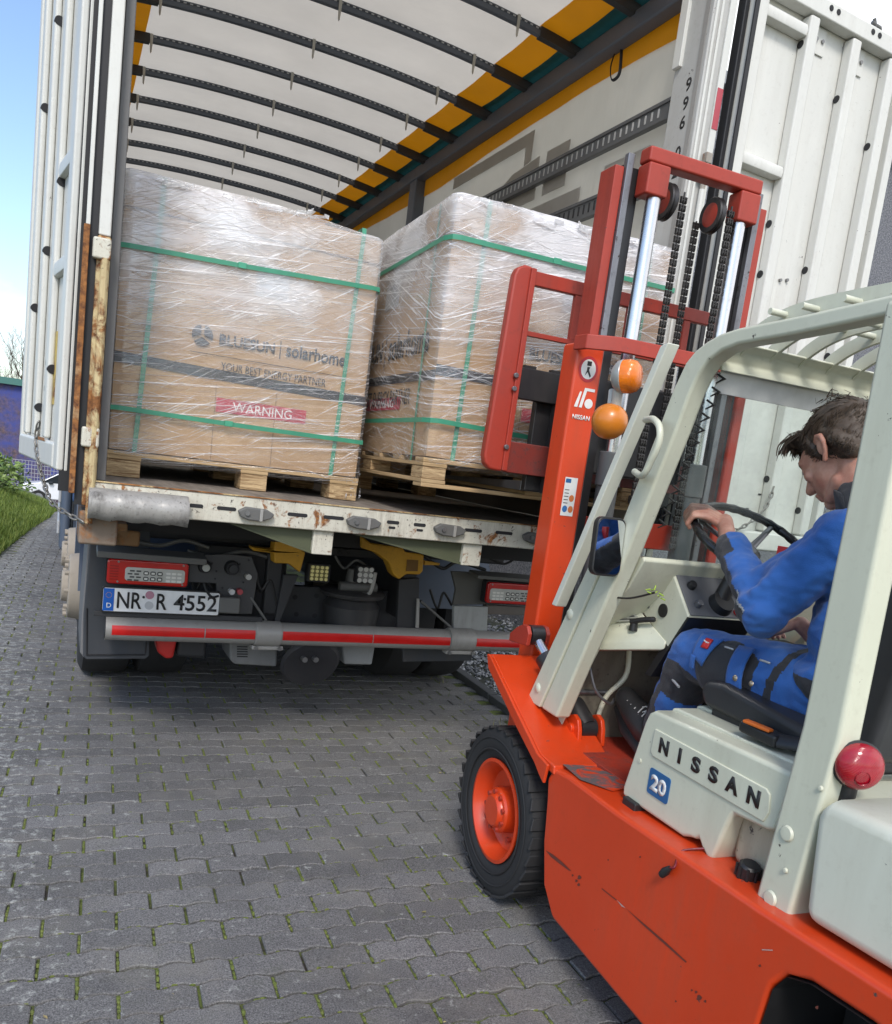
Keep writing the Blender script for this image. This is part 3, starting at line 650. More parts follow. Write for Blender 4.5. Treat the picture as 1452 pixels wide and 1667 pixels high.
m = MB(); m.tube(bez([U(590, 968, 4.0), U(600, 967, 3.98), U(606, 955, 3.97), U(611, 932, 3.97)], 6), .011, 8); m.build('coupling_handle', G_me, jaw, smooth=50)
# side plates, struts
pxprism([(447, 1013), (462, 936), (486, 936), (455, 1014)], 4.0, .03).build('support_plate', D_gr, truck, bevel=.004)
pxprism([(650, 944), (683, 941), (681, 1022), (646, 1022)], 4.0, .03).build('support_plate', D_gr, truck, bevel=.004)
pxprism([(679, 975), (683, 975), (682, 1022), (677, 1022)], 3.985, .012).build('plate_edge', G_me, truck)
for a, b in (((398, 958), (434, 1012)), ((684, 978), (738, 1025))): MB().bar(U(*a, 4.02), U(*b, 4.0), .012, .03, (0, 1, 0)).build('strut', D_gl, truck, bevel=.003)
# yellow container guides
pxprism([(409, 890), (446, 896), (447, 880), (470, 882), (498, 899), (489, 933), (481, 926), (470, 918), (446, 917), (446, 901), (412, 897)], 3.95, .09).build('container_guide', YEL, truck, bevel=.01)
g2 = pxprism([(588, 872), (604, 884), (655, 892), (662, 899), (691, 903), (689, 930), (684, 936), (662, 935), (650, 944), (640, 935), (632, 915), (612, 900), (588, 892)], 3.93, .09).build('container_guide', YEL, truck, bevel=.01)
pxprism([(663, 911), (681, 912), (680, 930), (661, 930)], 3.926, .005).build('guide_pocket', plain('pocket_brown', (.16, .08, .015), .7), g2)
pxprism([(692, 913), (716, 917), (715, 920), (691, 920)], 3.96, .03).build('guide_tip', YEL, g2)
MB().box(.2, .34, 3.93, 3.95, .93, 1.0).build('twist_lock', paint('lock_rust', (.22, .12, .05), .7, .5, rust=.7), truck, bevel=.01)
pxprism([(174, 868), (190, 869), (188, 880), (182, 887), (174, 887)], 3.9, .03).build('twist_handle', YEL, truck, bevel=.004)
pxprism([(155, 850), (208, 853), (208, 866), (156, 862)], 3.7, .2).build('side_bracket', paint('lock_rust', (.22, .12, .05), .7), truck, bevel=.006)
# work lamps
for (u0, v0, u1, v1), cm, g in (((503, 917, 536, 949), (.75, .68, .30), 4), ((582, 921, 607, 951), (.55, .55, .52), 3)):
    lampb = pxbox(u0, v0, u1, v1, 3.97, .05).build('work_lamp', D_dk, truck, bevel=.005)
    a = U(u0, v0, 3.968); b = U(u1, v1, 3.968)
    pxbox(u0+3, v0+3, u1-3, v1-3, 3.966, .006).build('lamp_reflector', plain('lamp_%d' % g, tuple(c*.35 for c in cm) if g == 4 else (.35, .35, .34), .25, .4), lampb)
    for i in range(g):
        for j in range(g):
            x = a.x+(b.x-a.x)*(.18+.64*i/(g-1)); z = a.z+(b.z-a.z)*(.18+.64*j/(g-1))
            MB().cyl((x, 3.966, z), (x, 3.962, z), .0085 if g == 4 else .012, n=10).build('lamp_cell', plain('cell_%d' % g, cm, .2), lampb)
# rear lights with number plate
def rear_light(x0, x1, z0, z1, flip):
    y = 3.955
    b = MB().prism(rrect(x0, x1, z0, z1, .016), lambda u, v, s: (u, s, v), y, y+.07).build('rear_light', plain('lens_red', (.50, .008, .008), .16, Coat_Weight=.6), truck, bevel=.008)
    def X(a): return x0+(x1-x0)*(a if not flip else 1-a)
    a0, a1 = sorted((X(.215), X(.955))); MB().prism(rrect(a0, a1, z0+.018, z1-.033, .014), lambda u, v, s: (u, s, v), y-.003, y+.01).build('clear_lens', plain('lens_clear', (.50, .50, .47), .2, Coat_Weight=.5), b, bevel=.002)
    cm = plain('led_dark', (.05, .05, .05), .3); cp_ = plain('led_pale', (.75, .74, .70), .2)
    for i in range(3):
        for j in range(2):
            c = X(.47+.085*i); z = z0+.03+.026*j; MB().prism(rrect(c-.012, c+.012, z-.008, z+.011, .007), lambda u, v, s: (u, s, v), y-.005, y).build('led_cell', cm, b); MB().box(c-.007, c+.007, y-.007, y-.004, z-.003, z+.006).build('led_spot', cp_, b)
    for i in range(3):
        for j in range(3):
            c = X(.745+.07*i); z = z0+.026+.0175*j; MB().prism(rrect(c-.010, c+.010, z-.005, z+.005, .004), lambda u, v, s: (u, s, v), y-.005, y).build('led_lens', cp_, b)
    for i in range(2):
        for j in range(4): c = X(.275+.08*i+.025*(j % 2)); z = z0+.023+.014*j; MB().box(c-.010, c+.010, y-.005, y, z-.0035, z+.0035).build('led_slit', cm, b)
    for i in range(6): MB().box(X(.05)-.005, X(.05)+.03*(1 if not flip else -1), y-.002, y, z0+.02+i*.012, z0+.024+i*.012).build('reflex_line', plain('lens_deep', (.28, .004, .004), .2), b)
    for a in (.13, .93):
        for z in (z0+.012, z1-.012): MB().cyl((X(a), y-.004, z), (X(a), y, z), .0045, n=8).build('screw', NUTM, b)
    MB().prism(rrect(x0-.006, x1+.006, z0-.006, z1+.006, .018), lambda u, v, s: (u, s, v), y+.02, y+.08).build('housing', D_dk, b)
rear_light(.213, .565, .752, .866, False); rear_light(2.145, 2.497, .755, .872, True)
MB().obox((.40, 3.96, .893), (.47, .12, .03), (1, 0, -.01), (0, 1, .1), (.01, -.1, 1)).build('light_cover', D_gl, truck, bevel=.005)
MB().obox((2.30, 3.97, .905), (.50, .12, .02), (1, 0, -.01), (0, 1, .1), (.01, -.1, 1)).build('light_cover', D_gl, truck, bevel=.005)
np_ = MB().prism(rrect(.196, .72, .622, .742, .012), lambda u, v, s: (u, s, v), 3.945, 3.953).build('number_plate', plain('plate_frame', (.01, .01, .01), .4), truck, bevel=.002)
MB().prism(rrect(.203, .713, .629, .735, .009), lambda u, v, s: (u, s, v), 3.9425, 3.9455).build('plate_white', plain('plate_white', (.72, .73, .73), .35), np_)
MB().box(.204, .249, 3.9405, 3.943, .631, .733).build('country_band', plain('plate_blue', (.0, .09, .42), .35), np_)
text('country_letter', 'D', plain('plate_white', (.72, .73, .73)), np_, (.219, 3.940, .645), (1, 0, 0), (0, 0, 1), height=.022, depth=.0008, bold=.01)
for k in range(12):
    a = k*math.pi/6; MB().cyl((.2265+.012*math.cos(a), 3.9402, .703+.012*math.sin(a)), (.2265+.012*math.cos(a), 3.9395, .703+.012*math.sin(a)), .0018, n=5).build('star', YEL, np_)
for s, x, w in (('NR', .262, .105), ('R', .432, .045), ('4552', .507, .196)): text('plate_letters', s, BLK, np_, (x, 3.9402, .645), (1, 0, 0), (0, 0, 1), height=.075, width=w, depth=.0012, bold=.012)
for z, c in ((.711, (.42, .20, .26)), (.662, (.45, .46, .47))): MB().cyl((.40, 3.942, z), (.40, 3.939, z), .019, n=20).build('seal', plain('seal_%d' % int(z*1000), c, .5), np_)
MB().cyl((.374, 3.942, .70), (.374, 3.939, .70), .006, n=12).build('plate_screw', BLK, np_); MB().cyl((.556, 3.942, .70), (.556, 3.939, .70), .006, n=12).build('plate_screw', BLK, np_)
MB().box(.17, .93, 3.96, 3.98, .60, .625).build('plate_carrier', D_gr, truck, bevel=.003)
# socket panel
sp_ = pxprism([(306, 904), (372, 902), (410, 906), (420, 935), (410, 1000), (352, 1000), (352, 950), (306, 948)], 4.0, .02).build('socket_panel', paint('panel_grey', (.05, .051, .054), .55, .3), truck, bevel=.004)
for u, v, r, mt in ((333, 922, .032, D_dk), (377, 924, .036, D_dk)):
    p = U(u, v, 4.0); so = MB().cyl((p.x, 4.0, p.z), (p.x, 3.965, p.z), r, r*.85, 20).build('socket', mt, sp_, smooth=40)
    MB().cyl((p.x, 3.966, p.z), (p.x, 3.95, p.z), r*.55, n=16).build('socket_cap', plain('cap_grey', (.36, .37, .34), .5) if u < 350 else D_gr, so)
for u, v, c in ((403, 938, (.45, .45, .43)), (376, 962, (.5, .5, .5)), (389, 962, (.35, .05, .06))):
    p = U(u, v, 3.99); MB().cyl((p.x, 4.0, p.z), (p.x, 3.96, p.z), .014, n=12).build('air_coupling', plain('air_%d' % int(c[0]*100+c[1]*10), c, .4), sp_, smooth=40)
for u, v in ((345, 917), (352, 930), (350, 942), (405, 912), (362, 957), (390, 918), (396, 948), (340, 950)): p = U(u, v, 3.998); MB().cyl((p.x, 4.0, p.z), (p.x, 3.996, p.z), .005, n=8).build('panel_hole', D_dk, sp_)
pxprism([(358, 972), (392, 974), (390, 1000), (356, 998)], 3.93, .05).build('valve_block', D_gl, sp_, bevel=.008)
m = MB(); m.tube(bez([U(332, 950, 3.93), U(337, 963, 3.92), U(345, 972, 3.915), U(356, 970, 3.92)], 5), .006, 6); m.build('cable', D_dk, sp_, smooth=60)
pxprism([(735, 930), (885, 938), (885, 983), (737, 985), (742, 960)], 4.02, .02).build('socket_panel', paint('panel_olive', (.075, .075, .068), .55, .35), truck, bevel=.004)
pxprism([(739, 986), (795, 988), (793, 1030), (738, 1026)], 4.0, .03).build('gas_box', paint('box_pale', (.33, .34, .33), .5, .3), truck, bevel=.006)
pxprism([(792, 985), (884, 990), (884, 1003), (792, 1000)], 4.02, .05).build('panel_strip', paint('strip_brown', (.12, .10, .085), .6), truck, bevel=.004)
# underrun bar
bar = MB().cyl((.222, 3.98, .544), (2.56, 3.98, .536), .056, n=28).build('underrun_bar', G_me, truck, smooth=40)
def tape(x0, x1):
    m = MB(); n = 8
    for k in range(n+1):
        a = R_(150+ (-42+62*k/n)); 
        for x in (x0, x1): m.v.append((x, 3.98+.0572*math.cos(R_(180-24+46*k/n)), .544-.008*(x-.22)/2.34+.0572*math.sin(R_(180-24+46*k/n))-.0))
    for k in range(n): m.f.append((2*k, 2*k+1, 2*k+3, 2*k+2))
    m.build('reflective_tape', REDM, bar, smooth=60, recalc=False)
for a, b in ((.248, .655), (.66, .895), (1.03, 1.50), (1.505, 1.945), (2.105, 2.44)): tape(a, b)
for a, b in ((.90, 1.025), (1.95, 2.10)):
    cl = MB().cyl((a, 3.98, .541), (b, 3.98, .540), .0625, n=28).build('clamp', G_me, bar, bevel=.003)
    MB().box(a-.01, b+.02, 3.95, 4.01, .462, .482).build('clamp_foot', G_me, cl, bevel=.005)
    for x in (a+.01, b): MB().cyl((x, 3.948, .472), (x, 3.94, .472), .01, n=8).build('bolt', NUTM, cl)
MB().cyl((.2215, 3.98, .544), (.2185, 3.98, .544), .05, n=28).build('end_cap', D_gr, bar)
# mud flaps, lockers and disc under the bar
fl = pxprism([(150, 845), (245, 865), (243, 1068), (237, 1073), (140, 1074), (135, 1068), (136, 1000)], 4.10, .02).build('mud_flap', paint('flap_rubber', (.035, .04, .048), .65, .3), truck, bevel=.006)
m = MB(); m.tube([U(141, 990, 4.095), U(141, 1066, 4.095), U(236, 1066, 4.095), U(238, 1045, 4.095)], .004, 6); m.build('flap_rim', RUB, fl, smooth=50)
pxprism([(146, 850), (151, 850), (137, 1072), (130, 1062), (133, 1000)], 4.13, .5).build('wheel_arch_side', paint('arch_grey', (.16, .16, .165), .6, .4), truck, bevel=.008)
pxprism([(252, 1040), (289, 1040), (282, 1072), (270, 1073), (256, 1062)], 4.16, .1).build('wheel_chock', plain('chock_red', (.55, .02, .015), .4), truck, bevel=.012)
pxprism([(290, 1040), (338, 1040), (336, 1072), (286, 1070)], 4.18, .2).build('air_tank', D_gr, truck, bevel=.02)
gb = pxprism([(374, 1040), (452, 1044), (451, 1086), (382, 1082), (374, 1074)], 4.12, .25).build('locker', paint('locker_grey', (.16, .165, .165), .55, .35), truck, bevel=.012)
for k in range(5): pxbox(386, 1052+k*4, 403, 1054+k*4, 4.116, .005).build('vent_slat', D_dk, gb)
pxprism([(556, 1044), (612, 1046), (606, 1083), (560, 1082)], 4.14, .2).build('locker', paint('locker_pale', (.26, .27, .27), .5, .3), truck, bevel=.012)
c1 = U(505, 1078, 4.05); MB().lathe([(0, .02), (.14, .02), (.155, 0), (.14, -.02), (0, -.02)], (c1.x, 4.05, c1.z), (0, .9, .45), 28).build('drawbar_disc', paint('disc_dark', (.022, .022, .026), .55, .2), truck, smooth=40)
for u in (494, 512): p = U(u, 1072, 4.0); MB().cyl((p.x, 4.05, p.z), (p.x, 3.97, p.z), .014, n=10).build('disc_nut', NUTM, truck)
pxprism([(655, 1052), (770, 1058), (768, 1076), (656, 1078)], 4.14, .02).build('mud_flap', paint('flap_rubber', (.035, .04, .048), .65), truck, bevel=.006)
# wheels and guards
TYR = plain('truck_tyre', (.022, .022, .023), .85)
def wheel(x, s, y, w=.28, r=.5):
    wl = MB().lathe([(.27, -.14), (.36, -.145), (.45, -.14), (.49, -.12), (.5, -.08), (.5, .08), (.49, .12), (.45, .14), (.36, .145), (.27, .14)], (x, y, r), (1, 0, 0), 40, True).build('wheel', TYR, truck, smooth=30)
    MB().lathe([(.272, -.12), (.25, -.08), (.14, -.02), (0, -.02), (0, .02), (.14, .02), (.25, .08), (.272, .12)], (x, y, r), (1, 0, 0), 32).build('rim', paint('rim_dusty', (.30, .27, .23), .7, .3), wl, smooth=30)
    return wl
for y in (5.25, 6.55):
    for s in (0, 1):
        xo = .29 if s == 0 else 2.42
        a = wheel(xo, s, y); wheel(xo+(.31 if s == 0 else -.31), s, y)
        xs = -1 if s == 0 else 1; x0 = xo+xs*.13
        hubd = MB().cyl((x0, y, .5), (x0+xs*.085, y, .5), .20, .185, 28).build('hub', paint('hub_dust', (.33, .29, .24), .8, .3, (.2, .17, .13)), a, bevel=.012)
        for k in range(10): q = 2*math.pi*k/10; MB().cyl((x0+xs*.08, y+.165*math.cos(q), .5+.165*math.sin(q)), (x0+xs*.105, y+.165*math.cos(q), .5+.165*math.sin(q)), .014, n=7).build('wheel_nut', paint('hub_dust', (.33, .29, .24)), a)
        MB().cyl((x0, y, .5), (x0+xs*.12, y, .5), .10, .09, 20).build('hub_cap', paint('hub_dust', (.33, .29, .24)), a, bevel=.01)
GUA = paint('guard_bluegrey', (.07, .095, .14), .5, .25)
for xo in (.115, 1.93):
    for y in (5.25, 6.55):
        m = MB(); n = 14
        for k in range(n+1):
            a = R_(8+164*k/n)
            for rr in (.60, .575):
                for x in (xo, xo+.64): m.v.append((x, y+rr*math.cos(a)*1.02, .5+rr*math.sin(a)))
        for k in range(n):
            b = 4*k; m.f += [(b, b+1, b+5, b+4), (b+2, b+6, b+7, b+3), (b, b+4, b+6, b+2), (b+1, b+3, b+7, b+5)]
        m.f += [(0, 2, 3, 1), (4*n, 4*n+1, 4*n+3, 4*n+2)]
        m.build('wheel_guard', GUA, truck, smooth=50)
sg = U(118, 785, 7.3); MB().box(.02, .10, 7.2, 10.3, .42, 1.12).build('side_guard', GUA, truck, bevel=.04)
for z in (.55, .8): MB().box(.0, .022, 7.25, 10.2, z, z+.11).build('guard_rail', paint('rail_pale', (.4, .41, .42), .4, .2), truck, bevel=.01)
# cab beyond the body
cabp = [(11.0, .45), (13.1, .45), (13.2, 1.6), (13.0, 3.0), (12.4, 3.25), (11.0, 3.2)]
cab = MB().prism(cabp, lambda u, v, s: (s, u, v), .14, 2.57).build('cab', paint('cab_blue', (.05, .09, .2), .3, .1, coat=.4), truck, bevel=.08)
for x in (.135, 2.572): MB().prism([(12.0, 1.75), (12.9, 1.75), (12.75, 2.7), (12.0, 2.7)], lambda u, v, s: (s, u, v), x-.004, x+.004).build('side_window', glass_dark if 'glass_dark' in globals() else D_dk, cab)
for s, xo in ((0, .30), (1, 2.41)): wheel(xo, s, 12.2)
MB().box(.9, 1.8, 10.4, 11.4, .6, .95).build('frame_neck', D_gr, truck)
# hoses and cables slung under the deck
hs = [[(305, 897), (350, 906), (400, 898), (450, 912)], [(310, 940), (318, 960), (330, 944), (345, 956)], [(415, 930), (425, 960), (440, 945), (450, 985)], [(545, 905), (560, 925), (580, 912), (600, 925)], [(690, 905), (720, 925), (745, 915), (790, 928)], [(700, 960), (712, 990), (722, 965), (735, 985)], [(215, 880), (260, 888), (300, 880), (340, 892)], [(790, 905), (820, 918), (850, 905), (885, 915)], [(480, 1015), (500, 1030), (540, 1020), (560, 1040)]]
for i, h_ in enumerate(hs): MB().tube(bez([U(u, v, 4.08-.012*(i % 3)) for u, v in h_], 8), .007 if i % 2 else .010, 7).build('hose', BLK if i % 3 else D_gl, truck, smooth=60)
# ================================================================== cartons on pallets
t = NT('cardboard'); t.principled((.42, .27, .14), .75); v = t.obj(); n = t.noise(v, 3.5, 5, .6); f = t.noise(t.obj((1, 1, 6)), 60, 3, .6)
t.color(t.mix(t.math('MULTIPLY', f, .35), t.mix(t.ramp(n, .3, .75), (.37, .235, .12), (.48, .32, .175)), (.33, .21, .12))); t.bump(t.math('ADD', n, t.math('MULTIPLY', f, .1)), .15, .02); CARD = t.m
def film_mat(name, seed):
    t = NT(name); p = t.principled((.92, .92, .94), .22); p.inputs['Specular IOR Level'].default_value = .9
    tc_ = t.n('ShaderNodeTexCoord'); sx_ = t.n('ShaderNodeSeparateXYZ'); t.l(tc_.outputs['Object'], sx_.inputs[0])
    u = t.math('ADD', sx_.outputs['X'], sx_.outputs['Y']); cb = t.n('ShaderNodeCombineXYZ'); t.l(u, cb.inputs[0]); t.l(sx_.outputs['Z'], cb.inputs[1]); cb.inputs[2].default_value = seed
    def streak(rot, sx__, sy_, lo, hi, dist=.6):
        mp_ = t.n('ShaderNodeMapping'); mp_.inputs['Rotation'].default_value = (0, 0, rot); t.l(cb.outputs[0], mp_.inputs['Vector'])
        m2 = t.n('ShaderNodeMapping'); m2.inputs['Scale'].default_value = (sx__, sy_, 1); t.l(mp_.outputs[0], m2.inputs['Vector'])
        return t.ramp(t.noise(m2.outputs[0], 1, 4, .62, dist), lo, hi)
    warp = t.noise(cb.outputs[0], 2.4, 3, .5)
    s1 = streak(R_(-6), 1.7, 95, .55, .65); s2 = streak(R_(-22), 2.6, 150, .57, .64); s3 = streak(R_(12), 2.2, 120, .585, .66); s4 = streak(R_(-3), 1.2, 30, .52, .75); s5 = streak(R_(-34), 4.5, 160, .60, .67)
    reg = t.ramp(t.noise(cb.outputs[0], 1.9, 4, .6, .5), .42, .60); reg2 = t.ramp(t.noise(cb.outputs[0], 3.1, 3, .6), .42, .58)
    zz = t.n('ShaderNodeMapRange'); t.l(sx_.outputs['Z'], zz.inputs[0]); zz.inputs[1].default_value = .45; zz.inputs[2].default_value = .95; zz.inputs[3].default_value = .0; zz.inputs[4].default_value = .62
    a = t.math('MULTIPLY', s1, .55); b = t.math('MULTIPLY', t.math('MULTIPLY', s2, reg), .8); c = t.math('MULTIPLY', t.math('MULTIPLY', s3, reg2), .6)
    painted_glare = t.math('MULTIPLY', t.math('ADD', t.math('MULTIPLY', reg, .9), .35), t.math('ADD', zz.outputs[0], t.math('MULTIPLY', s4, .16)))  # glare painted as whiter film, strongest towards the top of the carton
    fac = t.math('ADD', t.math('ADD', a, b), t.math('ADD', t.math('ADD', c, t.math('MULTIPLY', s5, .5)), painted_glare)); fac = t.math('MULTIPLY_ADD', fac, .95, .035); fac = t.math('MINIMUM', fac, .86)
    tr = t.n('ShaderNodeBsdfTransparent'); ms = t.n('ShaderNodeMixShader'); t.l(fac, ms.inputs[0]); t.l(tr.outputs[0], ms.inputs[1]); t.l(p.outputs[0], ms.inputs[2])
    gl = t.n('ShaderNodeBsdfGlossy'); gl.inputs['Roughness'].default_value = .16; m3 = t.n('ShaderNodeMixShader'); m3.inputs[0].default_value = .07; t.l(ms.outputs[0], m3.inputs[1]); t.l(gl.outputs[0], m3.inputs[2]); t.l(m3.outputs[0], t.out.inputs['Surface'])
    b_ = t.bump(t.math('ADD', t.math('ADD', s1, s2), t.math('ADD', s3, t.math('MULTIPLY', warp, 4))), .5, .008); t.l(b_.outputs[0], gl.inputs['Normal'])
    return t.m
def softbox(w, d, h, r, off, amp, seed, n=26, sag=0):
    """rounded, slightly bulging box; x 0..w, y 0..d, z 0..h, pushed out by off"""
    bm = bmesh.new(); bmesh.ops.create_cube(bm, size=1)
    bmesh.ops.subdivide_edges(bm, edges=bm.edges[:], cuts=n, use_grid_fill=True)
    hw, hd, hh = w/2, d/2, h/2
    for v in bm.verts:
        p = Vector((v.co.x*w, v.co.y*d, v.co.z*h)); q = Vector((max(-hw+r, min(hw-r, p.x)), max(-hd+r, min(hd-r, p.y)), max(-hh+r, min(hh-r, p.z))))
        e = p-q; nrm = e.normalized() if e.length > 1e-6 else Vector((0, 0, 0))
        if e.length > 1e-6: p = q+nrm*r
        k = mnoise.noise((p.x*3.1+seed, p.y*3.1, p.z*3.1))*amp+mnoise.noise((p.x*9+seed, p.y*9, p.z*14))*amp*.45
        p += nrm*(off+k)
        if sag and p.z > hh-.12: p.z -= sag*max(0, p.x/hw)*(p.z-hh+.12)/.12
        v.co = p+Vector((hw, hd, hh))
    return bm
def bm_obj(bm, name, mat, parent, sm=45):
    me = bpy.data.meshes.new(name); bm.to_mesh(me); bm.free(); o = link(name, me, mat, parent); shade(me, sm); return o
GRN = plain('strap_green', (.05, .27, .165), .4); LBL = plain('label_red', (.42, .035, .06), .5); PWH = plain('print_white', (.75, .72, .70), .6); PBK = plain('ink_black', (.02, .022, .026), .6); PLAB = plain('pale_label', (.42, .42, .42), .6)
def carton(name_label, loc, rz, w, d, h, seed, zt, zb, vx, sag):
    c = thing('wrapped_carton', name_label, 'carton', loc, rz, 'film wrapped solar cartons on pallets')
    bx = bm_obj(softbox(w, d, h, .012, 0, .003, seed, 16, sag), 'carton_box', CARD, c)
    # lid edge line
    MB().box(.004, w-.004, -.006, -.001, h-.135, h-.130).build('lid_edge', plain('lid_line', (.16, .10, .06), .8), bx)
    MB().box(-.006, -.001, .004, d-.004, h-.135, h-.130).build('lid_edge', plain('lid_line', (.16, .10, .06), .8), bx)
    # strapping bands
    for z0, z1 in (zt, zb):
        m = MB(); e = .0225; hb = .0095
        pts = [(-e, d*.98, z0), (-e, .03, z0), (-.004, -e*.9, z0), (.03, -e-.002, z0+.002), (w*.5, -e-.006, (z0+z1)/2-.002), (w-.03, -e-.002, z1), (w+.004, -e*.9, z1), (w+e, .03, z1), (w+e, d*.98, z1)]
        L = [(x, y, z-hb) for x, y, z in pts]; Rr = [(x, y, z+hb) for x, y, z in pts]; m.strip(L, Rr)
        s = m.build('strap', GRN, c, smooth=0, recalc=False); md = s.modifiers.new('thick', 'SOLIDIFY'); md.thickness = .0009
        MB().box(w*.42, w*.42+.035, -e-.011, -e-.006, (z0*.58+z1*.42)-.0125, (z0*.58+z1*.42)+.0115).build('strap_seal', plain('seal_green', (.06, .33, .20), .35), s, bevel=.002)
    for x0, x1 in vx:
        m = MB(); e = .005; pts = [(x0, -e, -.02), (x0+(x1-x0)*.5, -e-.003, h*.5), (x1, -e, h-.02), (x1, .0, h+e), (x1, d, h+e)]
        m.strip([(x-.0095, y, z) for x, y, z in pts], [(x+.0095, y, z) for x, y, z in pts]); s = m.build('strap', GRN, c, smooth=0, recalc=False); md = s.modifiers.new('thick', 'SOLIDIFY'); md.thickness = .0009
    m = MB(); e = .005
    for yy in (.16, d-.25):
        m = MB(); m.strip([(-e, yy-.0095, -.02), (-e-.003, yy-.0095, h*.5), (-e, yy-.0095, h)], [(-e, yy+.0095, -.02), (-e-.003, yy+.0095, h*.5), (-e, yy+.0095, h)]); s = m.build('strap', GRN, c, smooth=0, recalc=False); md = s.modifiers.new('thick', 'SOLIDIFY'); md.thickness = .0009
    # print on the end and on the side
    def logo(o, X, s):
        X = Vector(X); o = Vector(o); Z = Vector((0, 0, 1)); nrm = X.cross(Z)
        def at(a, b, k=.0): return o+X*a+Z*b+nrm*(.0032+k)
        for k in range(3):          # three rounded petals
            a0 = R_(100+120*k); m = MB(); P = []
            for i in range(13):
                a = a0+R_(100)*i/12; P.append((.043*s*math.cos(a), .043*s*math.sin(a)))
            P.append((.006*s*math.cos(a0+R_(50)), .006*s*math.sin(a0+R_(50))))
            m.prism(P, lambda u, v_, s_: at(u+.045*s, v_+.02*s, s_), 0, .0008); m.build('logo', PBK, bx)
        text('print', 'BLUESUN', PBK, bx, at(.115*s, -.005*s), X, Z, height=.046*s, width=.235*s, depth=.0006, bold=.025)
        MB().prism([(.372*s, -.02*s), (.376*s, -.02*s), (.376*s, .055*s), (.372*s, .055*s)], lambda u, v_, s_: at(u, v_, s_), 0, .0006).build('print_line', PBK, bx)
        text('print', 'solarhome', PBK, bx, at(.40*s, -.006*s), X, Z, height=.058*s, width=.27*s, depth=.0006, bold=.02)
        MB().prism([(.0, -.052*s), (.66*s, -.052*s), (.66*s, -.0495*s), (.0, -.0495*s)], lambda u, v_, s_: at(u, v_, s_), 0, .0006).build('print_line', PBK, bx)
        text('print', 'YOUR BEST ENERGY PARTNER', PBK, bx, at(.13*s, -.108*s), X, Z, height=.034*s, width=.46*s, depth=.0006)
    def face(o, X, wd, big=False):
        X = Vector(X); o = Vector(o); Z = Vector((0, 0, 1)); nrm = X.cross(Z)
        def at(a, b, k=.0): return o+X*a+Z*b+nrm*(.0032+k)
        logo(at(wd-1.44, .43*h) if big else at(.27*wd, .455*h), X, 2.0 if big else 1.0)
        MB().prism([(.0, .325*h), (wd, .305*h), (wd, .343*h), (.0, .365*h)], lambda u, v_, s_: at(u, v_, s_), -.002, .0006).build('black_tape', plain('tape_black', (.03, .034, .042), .4), bx)
        MB().prism([(.385*wd, .195*h), (.75*wd, .195*h), (.75*wd, .25*h), (.385*wd, .25*h)], lambda u, v_, s_: at(u, v_, s_), 0, .0006).build('warning_label', LBL, bx)
        text('label_print', 'WARNING', PWH, bx, at(.45*wd, .205*h, .001), X, Z, height=.036*h, width=.24*wd, depth=.0006)
        MB().prism([(.50*wd, .66*h), (.63*wd, .66*h), (.63*wd, .78*h), (.50*wd, .78*h)], lambda u, v_, s_: at(u, v_, s_), 0, .0006).build('pale_label', PLAB, bx)
    face((0, 0, 0), (1, 0, 0), w); face((0, d, 0), (0, -1, 0), d, True)
    for q in (.38, .62): MB().box(w*q, w*q+.0012, -.0045, -.0025, .0, .30*h).build('carton_seam', plain('lid_line', (.16, .10, .06)), bx)
    # stretch film
    fm = film_mat('stretch_film', seed)
    f = bm_obj(softbox(w, d, h+.03, .022, .0165, .0045, seed+5, 44, sag), 'stretch_film', fm, c, 60); f.location.z = -.025
    # loose rucked edges of film
    rng = random.Random(seed); m = MB()
    for k in range(16):
        x = rng.uniform(.05, w*.8) if k % 2 else rng.uniform(w-.06, w+.01); z = h+.004 if k % 2 else rng.uniform(-.08, .1); y = -.02-rng.random()*.012
        p = [Vector((x, y, z))]
        for q in range(4): p.append(p[-1]+Vector((rng.uniform(-.03, .05) if k % 2 else rng.uniform(-.01, .012), rng.uniform(-.008, .006), rng.uniform(-.012, .012) if k % 2 else rng.uniform(-.04, .02))))
        m.strip(p, [a+Vector((rng.uniform(-.006, .006), rng.uniform(-.01, .0), rng.uniform(.008, .02))) for a in p])
    fr_ = m.build('film_ruck', film_mat('film_ruck', seed+2), f, recalc=False, smooth=60); fr_['kind'] = 'stuff'
    return c
WOOD = None
t = NT('pallet_pine'); t.principled((.48, .34, .18), .75); v = t.obj((3, 3, 60)); n = t.noise(v, 1.5, 5, .65, .5); oi = t.n('ShaderNodeObjectInfo')
c = t.mix(t.ramp(n, .3, .7), (.30, .19, .085), (.56, .40, .215)); c = t.mix(t.math('MULTIPLY', oi.outputs['Random'], .35), c, (.30, .22, .13)); t.color(c); t.bump(n, .4, .006); WOOD = t.m
t = NT('pallet_chipblock'); t.principled((.48, .34, .18), .8); v = t.obj((1, 1, 1)); n = t.noise(t.obj((7, 7, 75)), 1, 4, .7, 1.2); t.color(t.mix(t.ramp(n, .38, .62), (.20, .115, .05), (.55, .40, .22))); t.bump(n, .8, .006); CHIP = t.m
